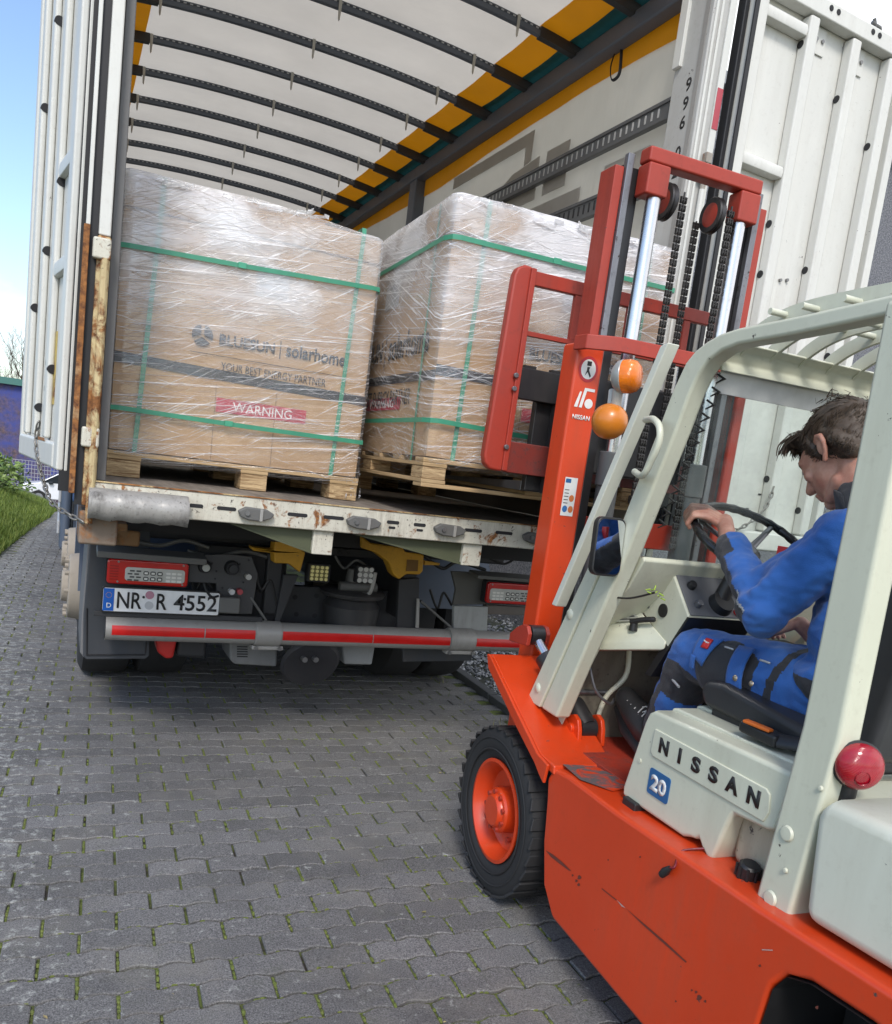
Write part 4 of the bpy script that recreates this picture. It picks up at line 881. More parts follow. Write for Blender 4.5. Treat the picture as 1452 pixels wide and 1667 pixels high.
def pallet(label, loc, rz, w, d, h, blocks_x, bottom=True):
    p = thing('wooden_pallet', label, 'pallet', loc, rz, 'wooden pallets under the cartons')
    for i in range(6):
        y0 = (d-.10)*i/5; MB().box(0, w, y0, y0+.1, h-.018, h).build('deck_board', WOOD, p, bevel=.002)
    bt = .016 if bottom else 0
    for (x0, x1) in blocks_x:
        MB().box(x0, x1, 0, d, h-.034, h-.0185).build('stringer_board', WOOD, p, bevel=.002)
        if bottom: MB().box(x0, x1, 0, d, 0, .0155).build('bottom_board', WOOD, p, bevel=.002)
        for y0 in (.0, d/2-.07, d-.14): MB().box(x0+.002, x1-.002, y0+.003, y0+.14, bt, h-.0345).build('block', CHIP, p, bevel=.003)
    if bottom:
        for y0 in (0, d-.1): MB().box(.002, w-.002, y0, y0+.1, -.0165, -.0005).build('bottom_board', WOOD, p, bevel=.002)
    return p
pallet('pale wooden pallet standing on the lorry floor under the left carton', (.168, 3.70, 1.2475), 0, 1.085, 1.6, .105, ((0, .135), (.545, .665), (.95, 1.085)), False)
carton('film wrapped brown carton standing inside the lorry beside its left corner post', (.172, 3.712, 1.353), 0, 1.075, 1.58, 1.085, 1, (.80, .845), (.17, .165), ((.10, .145), (.945, .985)), .03)
pallet('pale wooden pallet lifted on the forks above the lorry floor edge', (1.305, 3.085, 1.384), R_(-3), 1.05, 1.6, .10, ((0, .105), (.47, .58), (.945, 1.05)), True)
carton('film wrapped brown carton carried on the forklift forks, half out of the lorry', (1.315, 3.095, 1.485-.0005), R_(-3), 1.03, 1.58, 1.0, 4, (.84, .84), (.145, .125), ((.115, .14), (.90, .90)), 0)
pallet('wooden pallet deep inside the lorry behind the raised pallet', (1.33, 5.35, 1.2475), 0, 1.06, 1.6, .105, ((0, .135), (.47, .58), (.92, 1.06)), False)
carton('film wrapped carton deep inside the lorry behind the raised carton', (1.34, 5.36, 1.353), 0, 1.04, 1.58, 1.02, 9, (.80, .80), (.17, .17), ((.10, .10), (.93, .93)), 0)
# ================================================================== forklift (own axes: x right, y forward, z up)
FO = Vector((1.989, 2.115, 0)); FA = R_(3)
fex = Vector((math.cos(FA), -math.sin(FA), 0)); fey = Vector((math.sin(FA), math.cos(FA), 0))
def FX(u, v, lx):                    # photo pixel -> (y, z) on the forklift's plane x = lx
    d = pray(u, v); c = Vector((0, 0, CAM_H)); t_ = (lx-(c-FO).dot(fex))/d.dot(fex); q = c+d*t_-FO; return (q.dot(fey), q.z)
def FY(u, v, ly):
    d = pray(u, v); c = Vector((0, 0, CAM_H)); t_ = (ly-(c-FO).dot(fey))/d.dot(fey); q = c+d*t_-FO; return (q.dot(fex), q.z)
fork = thing('forklift', 'orange red and cream forklift lifting a carton out of the lorry', 'forklift', FO, -FA)
RED = paint('lift_red', (.60, .046, .006), .38, .20, (.22, .07, .035), chips=.3, coat=.25)
RED2 = paint('mast_red', (.36, .035, .018), .45, .35, (.07, .03, .025), chips=.35)
CRM = paint('lift_cream', (.58, .59, .47), .38, .22, (.24, .21, .14), chips=.35, coat=.15)
CRM2 = paint('counterweight_cream', (.62, .63, .53), .4, .18, (.28, .24, .16), chips=.2)
GRS = paint('greasy_black', (.018, .018, .02), .35, .3, (.05, .04, .035))
BLP = plain('black_plastic', (.016, .016, .017), .45); VIN = plain('seat_vinyl', (.022, .023, .026), .48)
CHR = paint('chrome', (.62, .62, .64), .22, .35, (.2, .19, .17), metal=1.0); GRIME = paint('grimy_red', (.20, .028, .02), .5, 1.6, (.03, .03, .03), chips=.7)
STE = plain('worn_steel', (.20, .20, .21), .35, .7); LBLUE = plain('badge_blue', (.02, .11, .28), .4)
def ribbed(name, col, sc):
    if name in MATS: return MATS[name]
    t = NT(name); t.principled(col, .14); t.p.inputs['Coat Weight'].default_value = .5; wv = t.n('ShaderNodeTexWave', wave_type='BANDS', bands_direction='DIAGONAL'); t.l(t.obj(), wv.inputs['Vector']); wv.inputs['Scale'].default_value = sc; wv.inputs['Distortion'].default_value = 0
    n = t.noise(t.obj(), 30, 4, .6); t.color(t.mix(t.ramp(n, .3, .7), tuple(c*.75 for c in col), col)); t.bump(wv.outputs['Fac'], .3, .0015); MATS[name] = t.m; return t.m
def side(poly, x0, x1): return MB().prism(poly, lambda u, v, s: (s, u, v), x0, x1)
def sidepx(px, lx, x1): return side([FX(u, v, lx) for u, v in px], lx, x1)
def backpx(px, ly, y1):
    P = [FY(u, v, ly) for u, v in px]; return MB().prism(P, lambda u, v, s: (u, s, v), ly, y1)
# --- chassis
hull = [(-.20, .600), (-.45, .602), (-.736, .616), (-.991, .628), (-1.311, .652), (-1.75, .675), (-1.8, .45), (-1.72, .44), (-1.66, .54), (-1.55, .575), (-1.288, .577), (-1.149, .563), (-1.091, .54), (-1.06, .496), (-1.048, .402), (-1.035, .28), (-1.0, .142), (-.69, .142), (-.226, .157), (-.15, .225), (-.112, .35), (-.095, .48), (-.08, .547), (-.11, .59)]
body = side(hull, -.57, .57).build('chassis', RED, fork, bevel=.014)
lin = [(-1.72, .44), (-1.66, .54), (-1.55, .575), (-1.288, .577), (-1.149, .563), (-1.091, .54), (-1.06, .496), (-1.048, .402), (-1.035, .28), (-1.0, .142)]; m = MB(); m.strip([(-.568, y-.0, z-.004) for y, z in lin], [(.568, y, z-.004) for y, z in lin]); m.v = [(x, y-(.004 if z < .5 else 0), z) for x, y, z in m.v]; m.build('arch_liner', BLP, body, smooth=0, recalc=False)
MB().box(-.34, .34, -1.7, -1.06, .2, .56).build('arch_dark_box', GRS, body)  # dark box added, with the liner, so the wheel arch reads black inside
# fender plates over the drive wheels
for s in (-1, 1):
    top = [(.425, .812), (.405, .815), (.151, .690), (-.03, .605), (-.12, .600)]
    m = MB(); xo, xi = s*.575, s*.33; lo = [(y, z-.014) for y, z in top]
    m.prism(top+[(-.125, .57), (-.05, .575), (.145, .668), (.40, .79), (.42, .79)], lambda u, v, q: (q, u, v), min(xo, xi), max(xo, xi)); f = m.build('fender', RED, fork, bevel=.006)
    MB().prism([(.425, .812), (.405, .815), (.151, .690), (-.03, .605), (-.10, .595), (-.09, .53), (-.06, .545), (-.02, .57), (.15, .645), (.40, .765)], lambda u, v, q: (q, u, v), min(s*.5755, s*.587), max(s*.5755, s*.587)).build('fender_lip', RED, f, bevel=.004)
t = NT('scuffed_step'); t.principled((.56, .045, .008), .4); v = t.obj(); k = t.ramp(t.noise(v, 14, 5, .7, .8), .42, .55); t.color(t.mix(k, (.56, .045, .008), (.10, .09, .09))); t.rough(t.math('MULTIPLY_ADD', k, .2, .35))
MB().prism([FX(u, v_, -.5) for u, v_ in ((908, 1230), (925, 1230), (975, 1247), (985, 1262), (950, 1264), (918, 1262))], lambda u, v_, s: (-.53+.0, u, v_), 0, 1) if False else None
MB().add([(-.545, -.12, .6045), (-.44, -.14, .6045), (-.40, -.30, .6045), (-.50, -.33, .6045), (-.555, -.24, .6045)], [(0, 1, 2, 3, 4)]).build('worn_patch', t.m, body)
MB().box(-.42, .42, -.42, .12, .592, .606).build('floor_plate', paint('floor_red', (.34, .03, .012), .5, .5, (.05, .035, .03), chips=.8), fork, bevel=.003)
pr = MB(); MB().box(-.40, .40, .12, .145, .60, .95).build('firewall', paint('firewall_cream', (.17, .15, .115), .6, .8, (.05, .04, .03), chips=.6), fork)
MB().box(-.02, .40, -.10, .12, .61, 1.0).build('engine_shroud', GRS, fork, bevel=.02)
m = MB(); m.tube(bez([(-.30, .10, .66), (-.29, .08, .76), (-.24, .06, .84), (-.22, .09, .92)], 6), .009, 8); m.build('pedal_arm', CRM, fork, smooth=50)
m = MB(); m.tube(bez([(-.38, .10, .92), (-.36, .05, .80), (-.30, .04, .75), (-.27, .06, .76)], 6), .005, 6); m.build('brake_pipe', STE, fork, smooth=50)
for x in (-.24, -.12): MB().obox((x, .02, .70), (.06, .02, .07), (1, 0, 0), (0, .8, -.6), (0, .6, .8)).build('pedal', BLP, fork, bevel=.005)
# --- wheels
TY = plain('lift_tyre', (.018, .018, .019), .72); 
def lift_wheel(x, y, r, w, s, rim_r, name, mat_rim):
    k = r/.30
    prof = [(rim_r, -.07), (rim_r+.02, -.085), (.235*k, -.096), (.27*k, -.094), (.288*k, -.084), (.291*k, -.06), (.291*k, .06), (.288*k, .084), (.27*k, .094), (.235*k, .096), (rim_r+.02, .085), (rim_r, .07)]
    prof = [(a, h*w/.19) for a, h in prof]
    wl = MB().lathe(prof, (x, y, r), (1, 0, 0), 56, True).build(name, TY, fork, smooth=28)
    m = MB(); n = 30
    for i in range(n):
        for side_ in (-1, 1):
            a = 2*math.pi*(i+.25*side_)/n; rad = Vector((0, math.cos(a), math.sin(a))); tan = Vector((0, -math.sin(a), math.cos(a))); c = Vector((x+side_*.047*w/.19, y, r))+rad*(.291*k)
            m.obox(c, (.092*w/.19, .042*k, .011*k), (1, 0, side_*0), tan+Vector((side_*.25, 0, 0)), rad)
    tr = m.build('tread_lugs', TY, wl, smooth=0, bevel=.003); tr['kind'] = 'stuff'
    for rr in (.255*k, .215*k): MB().lathe([(rr-.004, s*.096*w/.19), (rr, s*.0985*w/.19), (rr+.004, s*.096*w/.19)], (x, y, r), (1, 0, 0), 56).build('sidewall_ridge', TY, wl, smooth=60)
    rim = MB().lathe([(rim_r+.006, s*.078), (rim_r+.008, s*.086), (rim_r-.004, s*.088), (rim_r-.02, s*.070), (rim_r-.032, s*.030), (rim_r-.05, s*.018), (.07, s*.014), (0, s*.014)], (x, y, r), (1, 0, 0), 48).build('rim', mat_rim, wl, smooth=35)
    hb = MB().lathe([(0, s*.095), (.050, s*.095), (.056, s*.090), (.060, s*.08), (.072, s*.078), (.078, s*.07), (.082, s*.012)], (x, y, r), (1, 0, 0), 36).build('hub', mat_rim, wl, smooth=30)
    for q in range(9):
        a = 2*math.pi*q/9; MB().cyl((x+s*.078, y+.066*math.cos(a), r+.066*math.sin(a)), (x+s*.088, y+.066*math.cos(a), r+.066*math.sin(a)), .0085, n=6).build('hub_bolt', RED2, hb)
    for q in range(6):
        a = 2*math.pi*(q+.3)/6; MB().cyl((x+s*.012, y+.107*math.cos(a), r+.107*math.sin(a)), (x+s*.03, y+.107*math.cos(a), r+.107*math.sin(a)), .010, n=6).build('wheel_nut', RED2, hb)
    return wl
for s in (-1, 1): lift_wheel(s*.485, .235, .297, .19, s, .172, 'drive_wheel', RED)
for s in (-1, 1): lift_wheel(s*.44, -1.37, .24, .15, s, .13, 'steer_wheel', RED)
MB().box(-.4, .4, .17, .30, .22, .38).build('axle', GRS, fork, bevel=.03)
# scrapes and chips in the side paint
SCRP = plain('scrape_dark', (.13, .03, .018), .7); SCRL = plain('scrape_pale', (.52, .30, .26), .5)
def scrape(px, mt):
    m = MB(); P_ = [FX(u, v, -.5712) for u, v in px]; m.v = [(-.5712, y, z) for y, z in P_]; m.f = [tuple(range(len(P_)))]; m.build('scrape', mt, body, smooth=0, recalc=False)
scrape([(888, 1384), (900, 1391), (915, 1403), (930, 1418), (926, 1417), (911, 1406), (897, 1395)], SCRP)
scrape([(1004, 1465), (1012, 1472), (1018, 1478), (1012, 1476)], SCRL); scrape([(1018, 1478), (1050, 1505), (1085, 1535), (1118, 1566), (1116, 1567), (1083, 1538), (1048, 1507)], SCRP)
scrape([(980, 1446), (1004, 1465), (1003, 1466), (979, 1447)], SCRP)
for u, v, r_ in ((943, 1428, 3), (938, 1434, 2), (942, 1440, 2.2), (932, 1425, 1.5), (1138, 1624, 4), (1133, 1615, 2), (1148, 1630, 2), (1126, 1612, 1.6), (1237, 1572, 2), (1100, 1630, 1.5), (1042, 1395, 1.3), (1330, 1640, 2.5), (990, 1400, 1.2)):
    scrape([(u+r_*math.cos(a)*(1+.4*math.sin(3*a+u)), v+r_*1.2*math.sin(a)) for a in [k*math.pi/4 for k in range(8)]], SCRP)
scrape([(1240, 1545), (1258, 1546), (1258, 1548), (1240, 1547)], SCRL)
# --- hood with lettering
hp = [(-.375, .611), (-.372, .64), (-.420, .845), (-.432, .872), (-.455, .886), (-.60, .892), (-.955, .905), (-.935, .82), (-.925, .765), (-.905, .757), (-.80, .746), (-.792, .735), (-.776, .68), (-.762, .622), (-.748, .606), (-.735, .612), (-.715, .625), (-.700, .640), (-.690, .632), (-.672, .628), (-.644, .617)]
hood = side(hp, -.5, .44).build('hood', CRM, fork, bevel=.018, seg=3)
for x0, x1, h in ((-.44, .40, .897), (-.36, .34, .905)): MB().prism([(-.452, h-.03), (-.448, h-.006), (-.47, h), (-.95, h+.012), (-.95, h-.03)], lambda u, v, s: (s, u, v), x0, x1).build('hood_step', CRM, hood, bevel=.006)
pp_ = [(-.474, .842), (-.885, .846), (-.898, .838), (-.905, .80), (-.893, .772), (-.484, .768), (-.470, .778)]
side(pp_, -.5045, -.498).build('name_panel', CRM, hood, bevel=.003)
for k_, (ch_, w_) in enumerate((('N', .039), ('I', .011), ('S', .033), ('S', .033), ('A', .042), ('N', .039))):
    y_ = (-.505, -.585, -.638, -.703, -.764, -.836)[k_]; text('letter', ch_, BLK, hood, (-.5046, y_, .789+.0009*k_), (0, -1, .012), (0, .012, 1), height=.040, width=w_, depth=.0015, bold=.045)
b20 = [(-.481-y, z) for y, z in rrect(0, .088, .668, .738, .008)]
MB().prism(b20, lambda u, v, s: (s, u, v), -.5025, -.499).build('badge', LBLUE, hood)
text('badge_number', '20', plain('badge_white', (.66, .68, .66), .4), hood, (-.5028, -.492, .681), (0, -1, 0), (0, 0, 1), height=.044, width=.066, depth=.001, bold=.045)
MB().cyl((-.503, -.43, .735), (-.499, -.43, .735), .006, n=10).build('rivet', CRM, hood)
tank = MB().box(-.46, .3, -.95, -.775, .62, .76).build('tank', paint('tank_beige', (.42, .38, .28), .5, .6, (.12, .1, .07), chips=.9), fork, bevel=.02)
cy, cz_ = FX(1215, 1420, -.49); cap = MB().lathe([(0, .024), (.018, .024), (.024, .019), (.026, -.012), (.02, -.02), (0, -.02)], (-.485, cy, cz_), (-.1, -.25, 1), 12).build('filler_cap', BLP, tank, smooth=25)
for k in range(8): a = k*math.pi/4; MB().cyl((-.485+.0255*math.cos(a), cy+.0255*math.sin(a), cz_-.012), (-.485+.0255*math.cos(a), cy+.0255*math.sin(a), cz_+.016), .004, n=6).build('grip_rib', BLP, cap)
MB().box(-.515, -.43, -.46, -.40, .598, .622).build('hood_buffer', BLP, fork, bevel=.004)
m = MB(); a = FX(1135, 1382, -.52); b = FX(1098, 1412, -.57); m.tube(bez([(-.5, *a), (-.55, a[0]+.02, a[1]-.015), (-.578, b[0]-.01, b[1]+.008), (-.583, *b)], 6), .0028, 6); m.build('cable', plain('cable_red', (.16, .01, .02), .5), fork, smooth=60)
a2 = FX(1078, 1424, -.585); MB().tube([(-.584, *b), (-.586, (b[0]+a2[0])/2, (b[1]+a2[1])/2), (-.587, *a2)], [.006, .011, .009], 10).build('plug', BLP, fork, smooth=50)
# --- overhead guard
post = [(-.93, .60), (-.965, 1.02), (-.967, 1.55), (-.965, 1.872), (-1.058, 1.874), (-1.060, 1.53), (-1.062, 1.02), (-1.026, .60)]
for s in (-1, 1):
    g = side(post, min(s*.525, s*.462), max(s*.525, s*.462)).build('rear_post', CRM, fork, bevel=.010)
    for y, z, r in ((-.985, .79, .018), (-.975, .638, .018), (-1.0, .715, .006), (-1.045, .915, .006)): MB().lathe([(0, -.006), (r*.8, -.005), (r, 0)], (s*.526, y, z), (-s*1 if s > 0 else 1, 0, 0), 18).build('post_bolt', CRM, g, smooth=50)
    arch = [(.142, .70), (-.12, 1.262), (-.262, 1.626), (-.30, 1.732), (-.337, 1.803), (-.37, 1.832), (-.413, 1.852), (-.46, 1.866), (-.52, 1.873), (-.717, 1.879), (-.968, 1.892), (-1.25, 1.90), (-1.25, 1.86), (-.968, 1.852), (-.717, 1.838), (-.531, 1.832), (-.475, 1.822), (-.43, 1.802), (-.40, 1.77), (-.375, 1.72), (-.345, 1.627), (-.212, 1.277), (-.04, .88), (.035, .70)]
    gp = side(arch, min(s*.50, s*.445), max(s*.50, s*.445)).build('guard_frame', CRM, fork, bevel=.010)
    side([(.165, 1.05), (.135, 1.05), (-.252, 1.862), (-.218, 1.856)], min(s*.503, s*.462), max(s*.503, s*.462)).build('screen_strip', paint('strip_cream', (.66, .67, .58), .35, .1), gp, bevel=.004)
    side([(.235, .70), (.142, .702), (-.10, 1.22), (-.066, 1.285), (.12, .93)], min(s*.505, s*.47), max(s*.505, s*.47)).build('leg_plate', CRM, gp, bevel=.006)
    for y, z in ((.168, .762), (.035, 1.045)): MB().lathe([(0, -.006), (.014, -.005), (.018, 0)], (s*.505, y, z), (-s*1 if s > 0 else 1, 0, 0), 18).build('post_bolt', CRM, gp, smooth=50)
pan = sidepx([(910, 1188), (881, 1147), (945, 1003), (968, 985), (1000, 905), (1012, 905), (975, 1056)], -.44, -.435).build('side_panel', CRM, fork, bevel=.004)
st_ = sidepx([(944, 1005), (973, 1029), (959, 1062), (930, 1036)], -.4425, -.4405).build('sticker', plain('sticker_white', (.62, .66, .72), .4), pan)
for k in range(5): sidepx([(941+k*3, 1030+k*4), (952+k*3, 1038+k*4), (951+k*3, 1041+k*4), (940+k*3, 1033+k*4)], -.4430, -.4424).build('sticker_line', LBLUE, st_)
beam = MB(); 
beam.prism([(-.40, 1.79), (-.385, 1.81), (-.40, 1.85), (-.435, 1.862), (-.45, 1.855), (-.425, 1.84), (-.412, 1.81), (-.425, 1.785)], lambda u, v, s: (s, u, v), -.444, .444); beam.build('front_beam', CRM, fork, bevel=.005)
b0 = None
for i in range(9):
    x = -.392+i*.098; path = [(-.41, 1.845), (-.45, 1.875), (-.52, 1.905), (-.62, 1.924), (-.80, 1.93), (-1.2, 1.932)]
    if b0 is None:
        m = MB(); n_ = len(path); pts = bez([(0, y, z) for y, z in path], 5)
        for q, p in enumerate(pts):
            d = (pts[min(q+1, len(pts)-1)]-pts[max(q-1, 0)]).normalized(); nn = Vector((0, -d.z, d.y)); m.v += [p+Vector((-.005, 0, 0))+nn*.018, p+Vector((.005, 0, 0))+nn*.018, p+Vector((.005, 0, 0))-nn*.018, p+Vector((-.005, 0, 0))-nn*.018]
        for q in range(len(pts)-1):
            for k in range(4): m.f.append((q*4+k, q*4+(k+1) % 4, q*4+4+(k+1) % 4, q*4+4+k))
        L = len(pts)-1; m.f += [(0, 1, 2, 3), (L*4, L*4+1, L*4+2, L*4+3)]
        b0 = m.build('roof_bar', CRM, fork, smooth=40); b0.location.x = x
    else: clone(b0, fork, (x, 0, 0))
for y in (-.56, -.66, -.78, -.90): MB().cyl((-.445, y, 1.917), (.445, y, 1.917), .008, n=10).build('roof_rod', CRM, fork, smooth=50)
MB().box(-.462, .462, -1.25, -1.19, 1.85, 1.90).build('rear_beam', CRM, fork, bevel=.008)
# --- windscreen, visor, cowl
def scr(z): return -.205-(z-1.27)*.365
GLS = NT('glass'); g_ = GLS.n('ShaderNodeBsdfGlossy'); g_.inputs['Roughness'].default_value = .03; tt_ = GLS.n('ShaderNodeBsdfTransparent'); tt_.inputs['Color'].default_value = (.86, .90, .88, 1); fr = GLS.n('ShaderNodeLayerWeight'); fr.inputs['Blend'].default_value = .12
dv = GLS.obj((1, 1, 1)); dirt_ = GLS.ramp(GLS.noise(dv, 5, 5, .65), .42, .75); df = GLS.n('ShaderNodeBsdfDiffuse'); df.inputs['Color'].default_value = (.6, .62, .6, 1)
ma = GLS.n('ShaderNodeMixShader'); GLS.l(fr.outputs[0], ma.inputs[0]); GLS.l(tt_.outputs[0], ma.inputs[1]); GLS.l(g_.outputs[0], ma.inputs[2]); mb_ = GLS.n('ShaderNodeMixShader'); GLS.l(GLS.math('MULTIPLY', dirt_, .16), mb_.inputs[0]); GLS.l(ma.outputs[0], mb_.inputs[1]); GLS.l(df.outputs[0], mb_.inputs[2]); GLS.l(mb_.outputs[0], GLS.out.inputs['Surface'])
ws = MB(); ws.add([(-.44, scr(1.27), 1.27), (.44, scr(1.27), 1.27), (.44, scr(1.83), 1.83), (-.44, scr(1.83), 1.83), (-.44, scr(1.27)+.005, 1.27), (.44, scr(1.27)+.005, 1.27), (.44, scr(1.83)+.005, 1.83), (-.44, scr(1.83)+.005, 1.83)], [(0, 1, 2, 3), (7, 6, 5, 4), (0, 4, 5, 1), (2, 6, 7, 3), (1, 5, 6, 2), (0, 3, 7, 4)]); wsc = ws.build('windscreen', GLS.m, fork, smooth=0)
MB().add([(x, scr(z)-.004-dy, z) for z in (1.735, 1.80) for x, dy in ((-.43, .0), (.43, .0))]+[(x, scr(z)-.010, z) for z in (1.735, 1.80) for x in (-.43, .43)], [(0, 1, 3, 2), (4, 6, 7, 5), (0, 2, 6, 4), (1, 5, 7, 3), (2, 3, 7, 6), (0, 4, 5, 1)]).build('sun_band', plain('band_white', (.60, .61, .60), .4), wsc)
m = MB()
for q in range(13):
    z = 1.36+.033*q; m.tube([(-.436, scr(z)-.012, z), (-.425, scr(z)-.030, z+.012), (-.436, scr(z)-.012, z+.024)], [.002, .006, .003], 6)
zz_ = m.build('coiled_cord', BLK, wsc, smooth=50)
cow = MB().prism([(-.205, 1.272), (-.155, 1.262), (.02, 1.05), (.13, .93), (.10, .92), (-.16, 1.17), (-.215, 1.26)], lambda u, v, s: (s, u, v), -.438, .438).build('cowl', CRM, fork, bevel=.006)
_c = [Vector((-.436,)+FX(958, 1046, -.436)), Vector((-.306,)+FX(1087, 1044, -.306)), Vector((-.306,)+FX(1037, 985, -.306)), Vector((-.436,)+FX(946, 988, -.436))]
def quadsolid(c, th):
    d = Vector((0, 0, -th)); return MB().add(c+[q+d for q in c], [(0, 1, 2, 3), (7, 6, 5, 4), (0, 4, 5, 1), (1, 5, 6, 2), (2, 6, 7, 3), (3, 7, 4, 0)])
def onshelf(a, b, h=.0): n_ = (_c[1]-_c[0]).cross(_c[3]-_c[0]).normalized(); return (_c[0]*(1-a)+_c[1]*a)*(1-b)+(_c[3]*(1-a)+_c[2]*a)*b+n_*h
sh = quadsolid(_c, .034).build('console_shelf', CRM, fork, bevel=.010)
MB().add([onshelf(.42, .55, .001), onshelf(.86, .55, .001), onshelf(.86, .92, .001), onshelf(.42, .92, .001)], [(0, 1, 2, 3)]).build('data_plate', plain('plate_alu', (.42, .43, .38), .35, .3), sh, recalc=False)
for k in range(4): b_ = .60+.075*k; MB().add([onshelf(.46, b_, .0016), onshelf(.82, b_, .0016), onshelf(.82, b_+.03, .0016), onshelf(.46, b_+.03, .0016)], [(0, 1, 2, 3)]).build('plate_line', D_gr, sh, recalc=False)
ks = onshelf(.66, .30); lev = MB().cyl(ks, ks+Vector((0, 0, .03)), .014, .011, 14).build('hand_lever', BLP, sh, smooth=40); MB().tube(bez([ks+Vector((-.01, .005, .026)), ks+Vector((.01, -.025, .04)), ks+Vector((.03, -.06, .05))], 5), [.009]*10+[.007], 10).build('lever_grip', BLP, lev, smooth=50)
dz = Vector((0, -.075, -.115)).normalized()
_d = [FX(u, v, -.306) for u, v in ((1096, 934), (1121, 1004), (1087, 1056), (1036, 984))]
dash = MB().prism(_d, lambda u, v, s: (s, u, v), -.306, -.065).build('dashboard', CRM, fork, bevel=.006)
DP = paint('dash_grey', (.11, .115, .125), .45, .25)
def dp(x, k, h=0): # point on the sloping dash face
    a = Vector((x, *_d[0])); b = Vector((x, *_d[1])); n_ = Vector((0, (b-a).z, -(b-a).y)).normalized(); return a+(b-a)*k+n_*h
m = MB(); m.add([dp(-.300, .02, .001), dp(-.072, .02, .001), dp(-.072, .98, .001), dp(-.300, .98, .001), dp(-.300, .02, .005), dp(-.072, .02, .005), dp(-.072, .98, .005), dp(-.300, .98, .005)], [(0, 1, 2, 3), (7, 6, 5, 4), (0, 4, 5, 1), (1, 5, 6, 2), (2, 6, 7, 3), (3, 7, 4, 0)]); m.build('instrument_panel', DP, dash, bevel=.003)
m = MB(); m.add([(-.277, -.287, 1.10), (-.277, -.257, .99), (-.277, -.24, .99), (-.277, -.27, 1.10), (-.2, -.289, 1.10), (-.2, -.259, .99)], [(0, 1, 2, 3), (0, 4, 5, 1)]); 
MB().prism([(_d[1][0]-.003, _d[1][1]-.002), (_d[2][0]-.003, _d[2][1]), (_d[2][0]+.06, .90), (_d[2][0]+.09, .90), (_d[2][0]+.03, _d[2][1]), (_d[1][0]+.03, _d[1][1]-.002)], lambda u, v, s: (s, u, v), -.3055, -.06).build('dash_underside', BLP, dash)
for x, k, r, mt in ((-.262, .30, .015, BLP), (-.262, .74, .012, STE), (-.105, .25, .022, BLP)): MB().cyl(dp(x, k, .004), dp(x, k, .022), r, r*.8, 18).build('switch', mt, dash, bevel=.002)
for x in (-.125, -.095): MB().cyl(dp(x, .88, .004), dp(x, .86, .014), .013, n=14).build('warning_lamp', plain('lamp_red', (.45, .02, .03), .2), dash, bevel=.003)
plain('badge_white', (.66, .68, .66), .4)
sp = FX(1080, 994, -.306); MB().cyl((-.3055, *sp), (-.310, *sp), .021, n=24).build('speaker', BLP, dash)
sq = FX(1056, 988, -.306); MB().cyl((-.3055, *sq), (-.3085, *sq), .005, n=12).build('plug_hole', STE, dash)
# steering column and wheel
SC = Vector((-.145, -.312, 1.352)); SN = Vector((0, -math.sin(R_(30)), math.cos(R_(30)))); SB = SN.cross(Vector((1, 0, 0)))
def sw(t_, r=.18, h=0): return SC+Vector((1, 0, 0))*(r*math.cos(t_))+SB*(r*math.sin(t_))+SN*h
stw = MB().tube([sw(2*math.pi*i/56) for i in range(56)], [.0125+.001*math.cos(i*math.pi) for i in range(56)], 10, closed=True).build('steering_wheel', plain('wheel_black', (.015, .015, .016), .25), fork, smooth=60)
hubw = MB().lathe([(0, .012), (.03, .012), (.042, .004), (.045, -.015), (.03, -.05), (0, -.05)], SC-SN*.035, SN, 24).build('wheel_hub', BLP, stw, smooth=30)
for a in (R_(35), R_(145), R_(270)): MB().tube([SC-SN*.035+(sw(a)-SC)*.2, SC-SN*.02+(sw(a)-SC)*.6, sw(a)], [.012, .009, .008], 8, flat=.6).build('wheel_spoke', STE, stw, smooth=50)
MB().cyl(SC-SN*.022, SC-SN*.0215, .024, n=20).build('hub_emblem', DP, hubw)
text('hub_logo', 'N', plain('badge_white', (.66, .68, .66)), hubw, SC-SN*.0213+Vector((-.008, 0, 0))-SB*.008, (1, 0, 0), SB, height=.016, depth=.0005, bold=.03)
MB().cyl(dp(-.178, .70, -.01), SC-SN*.075, .026, .02, 18).build('steering_column', BLP, stw, smooth=40)
MB().cyl(dp(-.178, .70, -.005), dp(-.178, .70, .03), .042, .034, 20).build('column_boot', BLP, stw, smooth=40)
MB().tube(bez([(-.16, -.285, 1.235), (-.08, -.29, 1.23), (.0, -.30, 1.235)], 5), .006, 8).build('gear_lever', BLP, stw, smooth=50)
# grab handle, mirror, cable
hp_ = [(-.502,)+FX(1052, 684, -.50), (-.535,)+FX(1066, 683, -.53), (-.545,)+FX(1076, 696, -.54), (-.545,)+FX(1075, 722, -.54), (-.545,)+FX(1062, 752, -.54), (-.54,)+FX(1046, 774, -.54), (-.502,)+FX(1034, 768, -.50)]
MB().tube(bez(hp_, 6), .0095, 10).build('grab_handle', CRM, fork, smooth=50)
mc = Vector((-.545,)+FX(990, 890, -.545)); Xm = Vector((1, -.04, 0)).normalized(); Zm = Vector((0, .05, 1)).normalized(); Nm = Xm.cross(Zm)
def mir(s, d0, d1, r): m = MB(); m.prism(rrect(-.047*s, .047*s, -.085*s, .085*s, r), lambda u, v, q: mc+Xm*u+Zm*v+Nm*q, d0, d1); return m
mi = mir(1, -.02, .006, .022).build('mirror', BLP, fork, bevel=.004); mir(.92, .006, .0075, .019).build('mirror_glass', plain('mirror_silver', (.85, .87, .9), .02, 1.0), mi)
m = MB(); m.tube([mc-Nm*.02, mc-Nm*.03+Vector((.02, .02, .0)), (-.503, mc.y+.0, mc.z)], .007, 8); m.build('mirror_arm', BLP, mi, smooth=50)
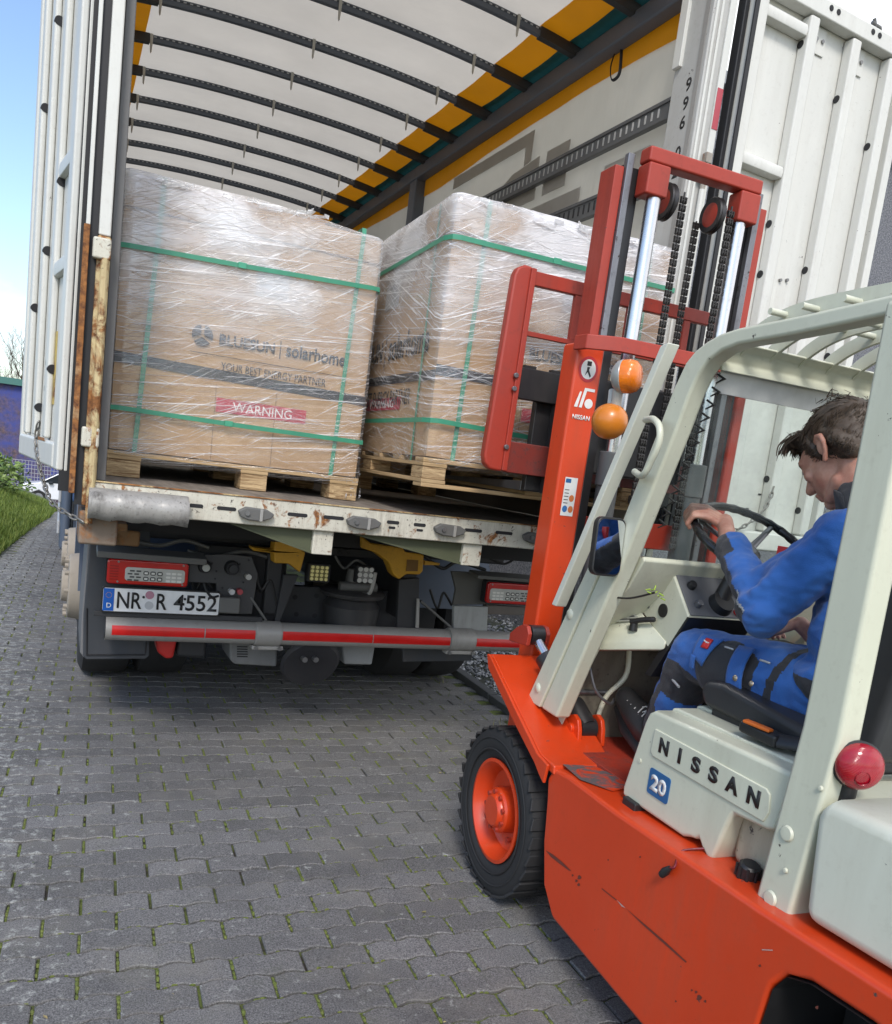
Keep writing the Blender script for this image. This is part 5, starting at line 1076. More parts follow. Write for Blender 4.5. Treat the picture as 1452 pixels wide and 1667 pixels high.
c1, c2, c3, c4 = [FX(u, v, -.46) for u, v in ((970, 938), (985, 965), (1020, 974), (1056, 964))]
cb_ = MB().tube(bez([(-.49, *c1), (-.47, *c2), (-.46, *c3), (-.44, *c4)], 8), .0032, 6).build('mirror_cable', BLP, fork, smooth=60)
m = MB(); rng = random.Random(5)
for k in range(9): p = Vector((-.44, *c4))+Vector((rng.uniform(-.01, .01), rng.uniform(-.035, .02), rng.uniform(-.01, .012))); m.tube([p, p+Vector((rng.uniform(-.01, .01), rng.uniform(-.02, .02), rng.uniform(-.008, .012)))], .0022, 5)
m.build('cable_tape', plain('tape_lime', (.30, .42, .05), .6), cb_)
# --- counterweight, tail lamp, seat
cw = [(-1.068, .645), (-1.062, .70), (-1.048, .86), (-1.055, .888), (-1.08, .905), (-1.30, .915), (-1.75, .90), (-1.86, .80), (-1.86, .68), (-1.4, .668)]
MB().prism(cw, lambda u, v, s: (s, u, v), -.535, .535).build('counterweight', CRM2, fork, bevel=.03, seg=4)
MB().prism([(-.98, .90), (-1.06, .90), (-1.6, .935), (-1.6, .90), (-1.1, .88)], lambda u, v, s: (s, u, v), -.46, .44).build('rear_hood', CRM, fork, bevel=.01)
tl = Vector((-.475,)+FX(1397, 1246, -.475)); ax = Vector((-.45, -.88, .05)).normalized()
lamp = MB().lathe([(.038, -.045), (.047, -.03), (.050, 0), (.046, .004)], tl, ax, 28).build('tail_lamp', BLP, fork, smooth=30)
MB().lathe([(.0465, .0), (.0465, .012), (.040, .022), (.024, .029), (0, .032)], tl, ax, 28).build('tail_lens', ribbed('tail_red', (.34, .004, .016), 200), lamp, smooth=50)
MB().lathe([(.0, -.045), (.038, -.045), (.04, -.03)], tl, ax, 20).build('lamp_back', BLP, lamp, smooth=30)
MB().lathe([(.014, .033), (.016, .028), (.013, .026)], tl+Vector((0, 0, -.018)), ax, 16).build('lens_ring', plain('tail_red', (.42, .006, .025)), lamp)
MB().cyl(tl-ax*.03, tl-ax*.03+Vector((0, 0, -.085)), .022, .02, 16).build('lamp_stalk', BLP, lamp, smooth=30)
seat = MB().prism([(-.50, .915), (-.475, .95), (-.49, .985), (-.56, .995), (-.90, .965), (-.98, .95), (-.98, .905)], lambda u, v, s: (s, u, v), -.385, .11).build('seat', VIN, fork, bevel=.03, seg=4)
MB().prism([(-.92, .94), (-.90, 1.02), (-.945, 1.20), (-.99, 1.42), (-1.03, 1.46), (-1.07, 1.44), (-1.06, 1.2), (-1.02, .95)], lambda u, v, s: (s, u, v), -.385, .11).build('backrest', VIN, seat, bevel=.04, seg=4)
MB().box(-.37, .10, -.95, -.52, .895, .93).build('seat_pan', BLP, seat, bevel=.006)
bx0, bz0 = FX(1240, 1205, -.42); bk = MB().obox((-.42, bx0, .93), (.05, .11, .03), (1, .1, 0), (-.1, 1, .05), (0, 0, 1)).build('belt_buckle', BLP, seat, bevel=.008)
MB().obox((-.44, bx0+.0, .949), (.022, .07, .008), (1, .3, 0), (-.3, 1, .05), (0, 0, 1)).build('buckle_button', plain('button_orange', (.55, .12, .01), .4), bk, bevel=.003)
MB().tube(bez([(-.42, bx0-.05, .93), (-.38, bx0-.12, .94), (-.30, bx0-.2, .95)], 5), .02, 10, flat=.5).build('belt_sleeve', BLP, bk, smooth=50)
# --- mast (leans back a little)
def my(z): return .475-.012*(z-1)
def lean(m):                         # shear geometry given as if upright at y offset from the mast line
    m.v = [(x, y+my(z), z) for x, y, z in m.v]; return m
for s in (-1, 1):
    a, b = sorted((s*.388, s*.275))
    if s > 0:
        lean(MB().box(.275, .345, .0, .09, .22, 1.94)).build('outer_channel', GRS, fork); a = .3455
    o_ = lean(MB().prism([(a, -.02), (b, -.02), (b, .09), (a, .09)], lambda u, v, z: (u, v, z), .22, 1.95)).build('outer_rail', RED2 if s > 0 else RED, fork, bevel=.012)
    a, b = sorted((s*.337, s*.300)); i_ = lean(MB().box(a, b, .0+.0, .10, .5, 2.555)).build('inner_rail', RED2, fork, bevel=.004)
    # greasy channel and bright running edge
    a, b = sorted((s*.299, s*.225)); lean(MB().box(a, b, .015, .085, .5, 2.565)).build('rail_channel', GRS, i_)
    a, b = sorted((s*.2990, s*.272)); lean(MB().box(a, b, -.012, .014, .5, 2.60)).build('running_edge', paint('edge_steel', (.20, .20, .215), .3, .6, (.02, .02, .02), metal=.6, chips=1), i_, bevel=.004)
    lean(MB().cyl((s*.188, -.035, 1.56), (s*.188, -.035, 2.50), .026, n=24)).build('lift_ram', CHR, fork, smooth=60)
    cb1 = lean(MB().cyl((s*.188, -.035, .55), (s*.188, -.035, 1.50), .040, n=24)).build('lift_cylinder', paint('cyl_grey', (.06, .066, .07), .4, .3), fork, smooth=50)
    lean(MB().cyl((s*.188, -.035, 1.46), (s*.188, -.035, 1.585), .046, n=24)).build('gland', paint('gland_grey', (.075, .08, .082), .5), cb1, bevel=.004)
    lean(MB().box(min(s*.155, s*.245), max(s*.155, s*.245), -.07, .005, 2.465, 2.57)).build('ram_cap', RED2, fork, bevel=.008)
    pl_ = lean(MB().lathe([(.02, -.012), (.06, -.014), (.064, -.009), (.056, 0), (.064, .009), (.06, .014), (.02, .012)], (s*.105, .012, 2.485), (1, 0, 0), 32, True)).build('chain_pulley', GRS, fork, smooth=35)
    lean(MB().lathe([(0, -.016), (.03, -.016), (.045, -.0125), (.048, -.006)], (s*.105, .012, 2.485), (1, 0, 0), 28)).build('pulley_face', RED2, pl_, smooth=35)
lean(MB().box(-.247, .247, -.065, .0, 2.571, 2.622)).build('crosshead', RED2, fork, bevel=.008)
# leaf chains
lk = MB()
for sx__ in (-.010, 0, .010): lk.prism(rrect(-.006, .006, -.0115, .0115, .0055, 3), lambda u, v, q: (q, u, v), sx__-.002, sx__+.002)
for sx__ in (-.005, .005): lk.prism(rrect(-.005, .005, -.0035, .0035, .003, 2), lambda u, v, q: (q, u, v), sx__-.002, sx__+.002)
lk.prism(rrect(-.0035, .0035, .006, .013, .003, 2), lambda u, v, q: (q, u, v), -.014, .014); chl = lk.mesh('chain_link'); chl.materials.append(paint('leaf_chain', (.055, .052, .05), .4, .5, (.02, .018, .016), metal=.5))
for x, dy, z0, z1 in ((-.075, -.052, 1.25, 2.51), (.135, -.052, 1.25, 2.51), (.075, .062, 1.3, 2.47), (-.135, .062, 1.6, 2.47)):
    chn = lean(MB().box(x-.003, x+.003, dy-.002, dy+.002, z0, z1)).build('lift_chain', GRS, fork)
    n_ = int((z1-z0)/.0265)
    for k in range(n_): o_ = link('chain_link', chl, None, chn); z = z0+(k+.5)*.0265; o_.location = (x, my(z)+dy, z); o_.rotation_euler = (R_(.7), 0, 0)
# ties
m = MB(); P = [(-.41, .02), (-.40, -.05), (-.30, -.115), (.30, -.115), (.40, -.05), (.41, .02)]; Q = [(-.395, .02), (-.385, -.042), (-.295, -.098), (.295, -.098), (.385, -.042), (.395, .02)]
m.prism(P+Q[::-1], lambda u, v, z: (u, v+.42, z), 1.915, 1.965); m.build('upper_tie', RED2, fork, bevel=.004)
lean(MB().box(-.30, .30, .03, .05, 1.24, 1.34)).build('middle_tie', RED2, fork, bevel=.004); lean(MB().box(-.30, .30, .02, .05, .45, .60)).build('lower_tie', RED2, fork, bevel=.006)
# decals on the left outer rail
def rail(x, z, h=0): return (x, my(z)-.0212-h, z)
def decal(name, pts, mat, h=.0006):
    m = MB(); n_ = len(pts); m.v = [rail(x, z, h) for x, z in pts]; m.f = [tuple(range(n_))]; return m.build(name, mat, fork, smooth=0, recalc=False)
ringp = lambda cx, cz, r, n_=28, ry=1.0: [(cx+r*math.cos(2*math.pi*i/n_), cz+r*ry*math.sin(2*math.pi*i/n_)) for i in range(n_)]
dcx = -.333
DW = plain('decal_white', (.68, .67, .64), .4); DRD = plain('decal_red', (.42, .02, .03), .4)
decal('no_ride_sign', ringp(dcx, 1.86, .039, ry=1.15), DRD, .0004); decal('sign_face', ringp(dcx, 1.86, .030, ry=1.15), DW, .0008)
decal('sign_figure', [(dcx-.008, 1.872), (dcx+.010, 1.872), (dcx+.010, 1.888), (dcx-.008, 1.888)], BLK, .0012); decal('sign_figure', [(dcx-.012, 1.835), (dcx-.002, 1.85), (dcx+.010, 1.832), (dcx+.014, 1.838), (dcx+.003, 1.858), (dcx+.006, 1.868), (dcx-.006, 1.868), (dcx-.006, 1.855)], BLK, .0012)
decal('maker_emblem', [(dcx-.036, 1.725), (dcx-.022, 1.725), (dcx-.012, 1.78), (dcx-.020, 1.78)], DW); decal('maker_emblem', [(dcx-.016, 1.725), (dcx-.004, 1.725), (dcx+.008, 1.785), (dcx+.04, 1.785), (dcx+.04, 1.795), (dcx-.002, 1.795)], DW); decal('maker_emblem', ringp(dcx+.022, 1.742, .017), DW)
text('maker_name', 'NISSAN', DW, fork, rail(dcx-.036, 1.682, .0004), (1, 0, 0), (0, -.012, 1), height=.017, width=.072, depth=.0005, bold=.03)
zl = 1.30; decal('inspection_label', [(dcx-.025, 1.335), (dcx+.027, 1.335), (dcx+.027, 1.475), (dcx-.025, 1.475)], DW, .0005)
for (ox, oz, c_) in ((.012, 1.40, (.55, .16, .04)), (-.010, 1.36, (.03, .13, .33)), (.014, 1.36, (.55, .16, .04))): decal('inspection_stamp', ringp(dcx+ox, oz, .0105, 16, 1.2), plain('stamp_%d' % int(c_[0]*100), c_, .5), .001)
decal('label_header', [(dcx-.022, 1.455), (dcx, 1.455), (dcx, 1.470), (dcx-.022, 1.470)], LBLUE, .001)
for k in range(5): decal('label_line', [(dcx-.02, 1.38+k*.012), (dcx-.002, 1.38+k*.012), (dcx-.002, 1.383+k*.012), (dcx-.02, 1.383+k*.012)], D_gr, .001)
# --- carriage with load guard, forks
cy0 = .735
gd = MB(); gp_ = [(-.566, 1.52), (-.556, 1.485), (-.535, 1.468), (-.49, 1.465), (-.468, 1.475), (-.456, 2.215), (-.468, 2.232), (-.50, 2.234), (-.53, 2.218), (-.54, 2.19)]
gd.prism(gp_, lambda u, v, s: (u, s, v), cy0-.01, cy0+.035); cg = gd.build('load_guard', RED2, fork, bevel=.012, seg=3)
MB().bar((-.478, cy0-.016, 1.47), (-.466, cy0-.016, 2.225), .022, .012, (0, 1, 0)).build('guard_flange', RED2, cg, bevel=.003)
for z in (1.56, 1.78, 1.83): MB().cyl((-.485, cy0-.018, z), (-.485, cy0-.03, z), .010, n=10).build('guard_bolt', STE, cg, bevel=.002)
m = MB(); m.prism([(-v, w_) for v, w_ in gp_][::-1], lambda u, v, s: (u, s, v), cy0-.01, cy0+.035); m.build('load_guard', RED2, fork, bevel=.012)
MB().box(-.457, .457, cy0, cy0+.03, 2.17, 2.222).build('guard_top_bar', RED2, cg, bevel=.004)
MB().box(-.457, .457, cy0, cy0+.02, 1.985, 2.003).build('guard_bar', RED2, cg, bevel=.002)
for x in (-.265, -.02, .25): MB().box(x, x+.032, cy0+.002, cy0+.025, 2.003, 2.17).build('guard_strut', RED2, cg, bevel=.002)
cp_ = MB().box(-.467, .467, cy0, cy0+.04, 1.75, 1.868).build('carriage_plate', GRS, fork, bevel=.004)
for k in range(8): MB().box(-.44+k*.118, -.39+k*.118, cy0+.002, cy0+.03, 1.868, 1.878).build('plate_notch', GRS, cp_)
MB().box(-.467, .467, cy0, cy0+.04, 1.465, 1.585).build('lower_bar', GRIME, cp_, bevel=.004)
for a, b in ((-.285, -.19), (.19, .285)): MB().box(a, b, cy0+.002, cy0+.038, 1.40, 1.8).build('carriage_cheek', GRS, cp_, bevel=.004)
lean(MB().box(-.22, .22, .09, .13, 1.5, 1.85)).build('carriage_rollers', GRS, cp_, bevel=.01)
for x in (-.30, .30):
    fk = MB().box(x-.05, x+.05, cy0+.041, cy0+.078, 1.405, 1.84).build('fork', GRS, fork, bevel=.004)
    MB().add([(x-.05, cy0+.078, 1.402), (x+.05, cy0+.078, 1.402), (x+.05, cy0+.078, 1.44), (x-.05, cy0+.078, 1.44), (x-.045, cy0+1.2, 1.402), (x+.045, cy0+1.2, 1.402), (x+.045, cy0+1.2, 1.412), (x-.045, cy0+1.2, 1.412)], [(0, 1, 2, 3), (4, 7, 6, 5), (0, 4, 5, 1), (3, 2, 6, 7), (0, 3, 7, 4), (1, 5, 6, 2)]).build('fork_blade', STE, fk, bevel=.002)
# --- tilt cylinders
for s in (-1, 1):
    A = Vector((s*.36, .07, .655)); B = Vector((s*.43, my(.88)-.10, .90)); d = (B-A).normalized()
    tc_ = MB().cyl(A, A+d*.30, .042, n=20).build('tilt_cylinder', GRS, fork, smooth=50)
    MB().cyl(A+d*.28, B, .017, n=16).build('tilt_ram', CHR, tc_, smooth=60)
    MB().cyl(A+d*.10+Vector((0, -.03, .05)), A+d*.10+Vector((.12, -.03, .05)), .009, n=8).build('hose_union', STE, tc_)
    MB().lathe([(.0, -.03), (.035, -.03), (.035, .03), (0, .03)], A, (1, 0, 0), 20).build('cylinder_eye', GRS, tc_, smooth=30)
    for q in (-.052, .038):
        x = A.x+q; MB().prism([(A.y-.05, .606), (A.y-.05, .62), (A.y-.042, .665), (A.y-.028, .692), (A.y, .703), (A.y+.028, .692), (A.y+.048, .66), (A.y+.085, .606)], lambda u, v, q_: (q_, u, v), x, x+.016).build('clevis', RED, tc_, bevel=.004)
    MB().cyl((A.x-.064, A.y, A.z), (A.x-.05, A.y, A.z), .018, n=14).build('clevis_pin', RED, tc_, bevel=.003); MB().cyl((A.x-.068, A.y+.01, A.z-.03), (A.x-.05, A.y+.01, A.z-.03), .008, n=6).build('keeper_bolt', RED, tc_)
    MB().lathe([(0, -.026), (.036, -.026), (.036, .026), (0, .026)], B, (1, 0, 0), 20).build('ram_eye', GRS, tc_, smooth=30)
    for q in (-.045, .03): MB().prism([(B.y-.03, B.z-.035), (B.y-.035, B.z+.01), (B.y-.015, B.z+.035), (B.y+.015, B.z+.035), (B.y+.06, B.z+.015), (B.y+.11, B.z-.02), (B.y+.11, B.z-.05)], lambda u, v, q_: (q_, u, v), B.x+q, B.x+q+.016).build('mast_clevis', RED2, tc_, bevel=.004)
# --- indicator and headlamp on the left
ic = Vector((-.40,)+FX(1020, 613, -.40)); iax = Vector((.62, -.75, .10)).normalized()
ind = MB().lathe([(0, -.030), (.034, -.028), (.050, -.013), (.053, .0), (.051, .004)], ic-iax*.012, iax, 28).build('indicator_lamp', plain('lamp_grey', (.36, .37, .36), .35, .2), fork, smooth=35)
MB().lathe([(.052, -.009), (.0525, .014), (.047, .032), (.032, .044), (0, .048)], ic, iax, 28).build('indicator_lens', ribbed('lens_amber', (.85, .20, .005), 260), ind, smooth=50)
MB().cyl(ic-iax*.02+Vector((0, 0, -.04)), ic-iax*.02+Vector((.02, .03, -.13)), .016, n=14).build('lamp_stem', plain('stem_pale', (.5, .5, .46), .4), ind, smooth=50)
MB().box(ic.x-.01, ic.x+.06, ic.y+.0, ic.y+.08, ic.z-.012, ic.z+.012).build('lamp_bracket', CRM, ind, bevel=.003)
hc = Vector((-.41,)+FX(993, 686, -.41)); hax = Vector((.15, 1, .0)).normalized()
hl = MB().lathe([(0, -.056), (.020, -.053), (.040, -.042), (.053, -.022), (.0575, .0), (.056, .02), (.05, .026), (0, .026)], hc, hax, 32).build('head_lamp', paint('lamp_orange', (.62, .19, .012), .35, .15, (.2, .08, .03), chips=.2, coat=.3), fork, smooth=45)
MB().cyl(hc+Vector((0, .01, .05)), hc+Vector((.01, .03, .10)), .012, n=12).build('lamp_stem', plain('stem_pale', (.5, .5, .46)), hl)
MB().lathe([(.0, .027), (.05, .027), (.053, .02)], hc, hax, 28).build('lamp_glass', plain('lens_clear', (.5, .5, .47)), hl)
# ================================================================== driver (built in the forklift's axes)
PO = Vector((-.14, -.72, .98)); pw = FO+fex*PO.x+fey*PO.y+Vector((0, 0, PO.z))
person = thing('person', 'driver in blue and black work clothes seated in the forklift, hand on the wheel', 'person', pw, -FA)
ORIG[person.name] = tuple(PO)
def V(*a): return Vector(a)
def cap(m, pts, rad, n=14):
    m.tube([Vector(p) for p in pts], list(rad), n)
    for p, r in zip(pts, rad): m.ball(p, r*.995, n, 8)
def voxel(m, name, size, smooth_it=6, factor=.5):
    me = bpy.data.meshes.new(name); me.from_pydata([tuple(v) for v in m.v], [], m.f); bm = bmesh.new(); bm.from_mesh(me); bmesh.ops.remove_doubles(bm, verts=bm.verts, dist=1e-6); bmesh.ops.recalc_face_normals(bm, faces=bm.faces); bm.to_mesh(me); bm.free()
    o = bpy.data.objects.new(name, me); COL.objects.link(o)
    r = o.modifiers.new('r', 'REMESH'); r.mode = 'VOXEL'; r.voxel_size = size; r.adaptivity = 0
    if smooth_it: s = o.modifiers.new('s', 'SMOOTH'); s.iterations = smooth_it; s.factor = factor
    dg = bpy.context.evaluated_depsgraph_get(); out = bpy.data.meshes.new_from_object(o.evaluated_get(dg)); bpy.data.objects.remove(o); out.name = name; return out
def finish(me, name, mats, parent, rule=None, folds=None):
    o_ = Vector(PO); ns = [v.normal.copy() for v in me.vertices]
    for v, n_ in zip(me.vertices, ns):
        if folds: v.co += n_*folds(v.co)
    me.materials.clear()
    for mt in mats: me.materials.append(mt)
    for p in me.polygons:
        p.use_smooth = True
        p.material_index = rule(p.center, p.normal) if rule else 0
    for v in me.vertices: v.co -= o_
    return link(name, me, None, parent)
t = NT('skin'); t.principled((.52, .27, .19), .5); t.p.inputs['Subsurface Weight'].default_value = .15; t.p.inputs['Subsurface Radius'].default_value = (.01, .004, .002); v = t.obj(); n = t.noise(v, 22, 4, .6); t.color(t.mix(t.ramp(n, .3, .7), (.40, .16, .11), (.58, .33, .24))); t.bump(t.noise(v, 260, 4, .7), .3, .003); SKIN = t.m
def cloth(name, col):
    t = NT(name); t.principled(col, .85); t.p.inputs['Sheen Weight'].default_value = .15; v = t.obj(); a = t.noise(v, 9, 5, .65); b = t.noise(v, 420, 2, .5)
    t.color(t.mix(t.ramp(a, .3, .75), tuple(c*.78 for c in col), tuple(c*1.12 for c in col))); t.bump(t.math('ADD', t.math('MULTIPLY', a, 2.5), b), .35, .006); return t.m
BLUE = cloth('work_blue', (.018, .105, .37)); DARK = cloth('work_black', (.022, .023, .028)); SHOE = plain('shoe_black', (.02, .02, .021), .5)
HC = V(-.14, -.565, 1.612); hp_a = R_(38); HF = V(0, math.cos(hp_a), -math.sin(hp_a)); HU = V(0, math.sin(hp_a), math.cos(hp_a)); HRx = V(1, 0, 0); HS = 1.02
HR = Matrix(((HRx.x, HF.x, HU.x), (HRx.y, HF.y, HU.y), (HRx.z, HF.z, HU.z)))
def H(x, y, z): return HC+HR @ (V(x, y, z)*HS)
LS, LE, LW = V(-.315, -.775, 1.395), V(-.395, -.665, 1.205), V(-.305, -.395, 1.352)
RS, RE, RW = V(.035, -.775, 1.395), V(.10, -.68, 1.19), V(.0, -.45, 1.115)
LH, LK, LA = V(-.235, -.74, 1.0), V(-.268, -.295, 1.005), V(-.25, -.175, .735)
RH, RK, RA = V(-.045, -.74, 1.0), V(-.02, -.30, .99), V(-.02, -.16, .735)
# --- body
b = MB()
b.ball(H(0, -.018, .042), .088*HS, 24, 16, (.86, 1.12, 1.0), HR); b.ball(H(0, .028, -.035), .066*HS, 20, 14, (.92, 1.05, 1.15), HR)
b.ball(H(0, .052, .02), .056*HS, 18, 12, (1.05, .9, 1.0), HR)
cap(b, [H(0, .062, -.092), H(0, .074, -.096)], [.026, .020]); cap(b, [H(-.045, .0, -.085), H(-.028, .05, -.098)], [.02, .018]); cap(b, [H(.045, .0, -.085), H(.028, .05, -.098)], [.02, .018])
cap(b, [H(0, .092, .022), H(0, .110, -.012), H(0, .120, -.030)], [.009, .0115, .0135]); b.ball(H(0, .105, -.036), .013, 12, 8, (1.4, .9, .7), HR)
for s in (-1, 1):
    cap(b, [H(s*.012, .094, .028), H(s*.045, .080, .026)], [.011, .010]); b.ball(H(s*.04, .070, -.022), .022, 12, 8, (1.1, .8, .9), HR)
    b.ball(H(s*.034, .084, .006), .0125, 10, 8)
    # ear
    e = [H(s*.080, -.004, .024), H(s*.088, -.018, .030), H(s*.092, -.032, .022), H(s*.092, -.034, .0), H(s*.087, -.026, -.020), H(s*.081, -.012, -.034)]
    cap(b, e, [.0065, .0075, .0075, .007, .0065, .008], 10); b.ball(H(s*.080, -.016, .0), .022, 12, 8, (.35, .75, 1.1), HR)
b.ball(H(0, .096, -.062), .013, 12, 8, (1.7, .8, .55), HR); b.ball(H(0, .093, -.074), .012, 12, 8, (1.5, .8, .6), HR)
cap(b, [H(0, -.035, -.06), V(-.14, -.655, 1.50), V(-.14, -.70, 1.42)], [.056, .056, .065])
for c, r, q in ((V(-.14, -.775, 1.33), .16, (1.05, .66, .85)), (V(-.14, -.78, 1.17), .15, (1.0, .72, 1)), (V(-.14, -.755, 1.04), .155, (1.05, .75, .6))): b.ball(c, r, 20, 14, q)
cap(b, [V(-.14, -.72, 1.42), LS, LE, LW], [.06, .05, .038, .026]); cap(b, [V(-.14, -.72, 1.42), RS, RE, RW], [.06, .05, .038, .026])
cap(b, [LH, LK, LA], [.075, .052, .04]); cap(b, [RH, RK, RA], [.075, .052, .04])
def hand(G, er, et, nn, wrist, sgn):
    palm = G-er*.050+nn*.026
    cap(b, [wrist, palm-er*.028+nn*.003], [.024, .023])
    for i in range(4):
        o = et*(sgn*(i-1.5)*.0195); L = (1.0, 1.08, 1.03, .85)[i]
        k = G-er*.020+nn*.036+o
        cap(b, [palm-er*.020+o*.8-nn*.002, k], [.0125, .0105], 10)
        cap(b, [k, G+er*(.020*L)+nn*.026+o*1.06, G+er*(.026*L)-nn*.004+o*1.08, G+er*.010-nn*.017*L+o*1.05], [.0100, .0090, .0085, .0074], 10)
    th0 = palm-er*.022+et*(-sgn*.026)-nn*.006; cap(b, [th0, G-er*.022+et*(-sgn*.043)-nn*.004, G+er*.004+et*(-sgn*.040)-nn*.016], [.0125, .0105, .0085], 10)
tg = R_(152); G = sw(tg); er = (sw(tg)-SC).normalized(); et = SN.cross(er)
hand(G, er, et, SN, LW, 1)
G2 = V(-.03, -.36, 1.10); hand(G2, V(0, 1, -.15).normalized(), V(1, 0, 0), V(0, .15, 1).normalized(), RW, 1)
body_me = voxel(b, 'body', .0042, 5, .5); finish(body_me, 'body', [SKIN], person)
for s in (-1, 1): MB().ball(H(s*.033, .0885, .004), .0098, 12, 8).build('eye', plain('eye', (.35, .30, .28), .2), person, smooth=60)
m = MB()
for s in (-1, 1): m.tube([H(s*.014, .1045, .026), H(s*.03, .099, .034), H(s*.05, .085, .028)], [.004, .0045, .002], 6)
m.build('eyebrows', plain('brow', (.04, .028, .02), .8), person, smooth=60)
# --- jacket
j = MB()
for c, r, q in ((V(-.14, -.785, 1.34), .185, (1.05, .70, .82)), (V(-.14, -.79, 1.18), .175, (1.06, .76, 1)), (V(-.14, -.77, 1.06), .178, (1.06, .78, .55))): j.ball(c, r, 24, 16, q)
cap(j, [V(-.14, -.745, 1.41), LS+V(.01, 0, .005), LE, LE+(LW-LE)*.80], [.09, .078, .062, .047]); cap(j, [V(-.14, -.745, 1.41), RS+V(-.01, 0, .005), RE, RE+(RW-RE)*.85], [.09, .078, .062, .047])
cap(j, [LE+(LW-LE)*.80, LE+(LW-LE)*.90], [.047, .045]); cap(j, [LS+V(-.01, .06, -.05), LE+V(.02, .06, .04)], [.055, .05]); cap(j, [V(-.14, -.72, 1.44), V(-.14, -.668, 1.50)], [.088, .072])
def fold_j(p):
    q = (p-LE).length; k = .006*mnoise.noise((p.x*14, p.y*14, p.z*22))+.0035*mnoise.noise((p.x*40, p.y*40, p.z*55))
    if p.x < -.25: d = (LW-LE).normalized(); a = (p-LE).dot(d); k += .0055*math.sin(a*85+3*mnoise.noise(p*9))*max(0, 1-abs(a-.02)/.16)
    return k
def rule_j(c, n):
    d = (LW-LE); L = d.length; d = d/L; a = (c-LE).dot(d)/L; rad = (c-LE)-d*((c-LE).dot(d))
    if c.x < -.20 and a > -.05 and rad.length < .09 and c.y > -.76:
        low = rad.normalized().dot(V(.0, .43, -.9))
        if a > .66 and low > -.72: return 1
        if a < .2 and abs(low-(.05-.35*a)) < .07 and rad.dot(V(-1, 0, 0)) > 0: return 2
        if low > .05-.35*a: return 1
    if c.z > 1.448 and abs(c.x+.14) < .115: return 1
    d2 = (RW-RE).normalized(); 
    if c.x > -.02 and (c-RE).dot(d2) > .10: return 1
    if c.z < 1.07: return 1
    if c.z < 1.24 and c.y < -.80 and c.x < -.2: return 1
    return 0
jk = finish(voxel(j, 'jacket', .0048, 8, .5), 'jacket', [BLUE, DARK, plain('piping_silver', (.45, .46, .47), .35, .3)], person, rule_j, fold_j); jk['label'] = 'royal blue work jacket with black collar, cuffs and forearm panels'
m = MB()   # stand-up collar folded open
for ring in ((.078, 1.455, -.70), (.080, 1.485, -.682), (.074, 1.515, -.662)):
    for k in range(18): a = R_(-250+k*320/17+90+20); m.v.append((-.14+ring[0]*math.cos(a), ring[2]+ring[0]*1.05*math.sin(a), ring[1]+.012*math.sin(a)))
for r_ in range(2):
    for k in range(17): q = r_*18+k; m.f.append((q, q+1, q+19, q+18))
cl = m.build('collar', DARK, jk, smooth=60, recalc=False); cl.modifiers.new('t', 'SOLIDIFY').thickness = .006; cl.modifiers.new('s', 'SUBSURF').render_levels = 1
MB().box(-.335, -.325, -.64, -.61, 1.315, 1.365).build('chest_badge', plain('badge_red', (.55, .02, .02), .5), jk)
# --- trousers
r = MB()
cap(r, [LH+V(.02, 0, .02), LH+(LK-LH)*.5+V(-.005, 0, .012), LK+V(0, -.01, .004)], [.108, .098, .078]); cap(r, [LK+V(0, -.01, .004), LK+(LA-LK)*.55+V(0, -.015, 0), LA+V(0, -.02, .02)], [.078, .072, .066])
cap(r, [RH+V(-.02, 0, .02), RH+(RK-RH)*.5, RK], [.108, .098, .078]); cap(r, [RK, RK+(RA-RK)*.55, RA+V(0, -.02, .02)], [.078, .070, .064]); r.ball(V(-.14, -.77, 1.03), .165, 20, 14, (1.08, .8, .62))
def fold_t(p):
    k = .006*mnoise.noise((p.x*16, p.y*11, p.z*16))+.003*mnoise.noise((p.x*45, p.y*35, p.z*45)); q = (p-LK).length
    return k+.005*math.sin(p.y*70+p.z*60+4*mnoise.noise(p*8))*max(0, 1-q/.17)*(1 if p.z < LK.z else .3)
def rule_t(c, n):
    if c.x > -.14: return 0 if (c-RK).length > .1 else 1
    d = LK-LH; L = d.length; a = (c-LH).dot(d/L)/L
    if .30 < a < .74 and c.z < 1.075-.02*math.sin(a*9) and c.x < -.22: return 1
    if .08 < a < .24 and c.x < -.2 and .16 < a+.4*(c.z-1.0) < .215: return 1
    ds = LA-LK; b_ = (c-LK).dot(ds.normalized())/ds.length
    if c.y > -.44 and c.z < .985 and b_ > .0:
        if b_ < .42 and c.y < -.27+.10*b_: return 1
        if b_ >= .42 and abs((c.y+.235)-(b_-.42)*.12) < .016: return 1
        if b_ > .62 and abs((c.z-.80)-(c.y+.2)*-.5) < .018 and c.y > -.235: return 1
    return 0
tr_ = finish(voxel(r, 'trousers', .0048, 8, .5), 'trousers', [BLUE, DARK], person, rule_t, fold_t); tr_['label'] = 'royal blue work trousers with black thigh pocket and knee panels'
def leg(a, up, out=.105):            # point on the outer (left) side of the left thigh
    c = LH+(LK-LH)*a+V(0, 0, .012); R__ = .108-.022*a
    ph = up/R__; return c+V(-math.cos(ph)*R__*out/.105, 0, math.sin(ph)*R__*out/.105)
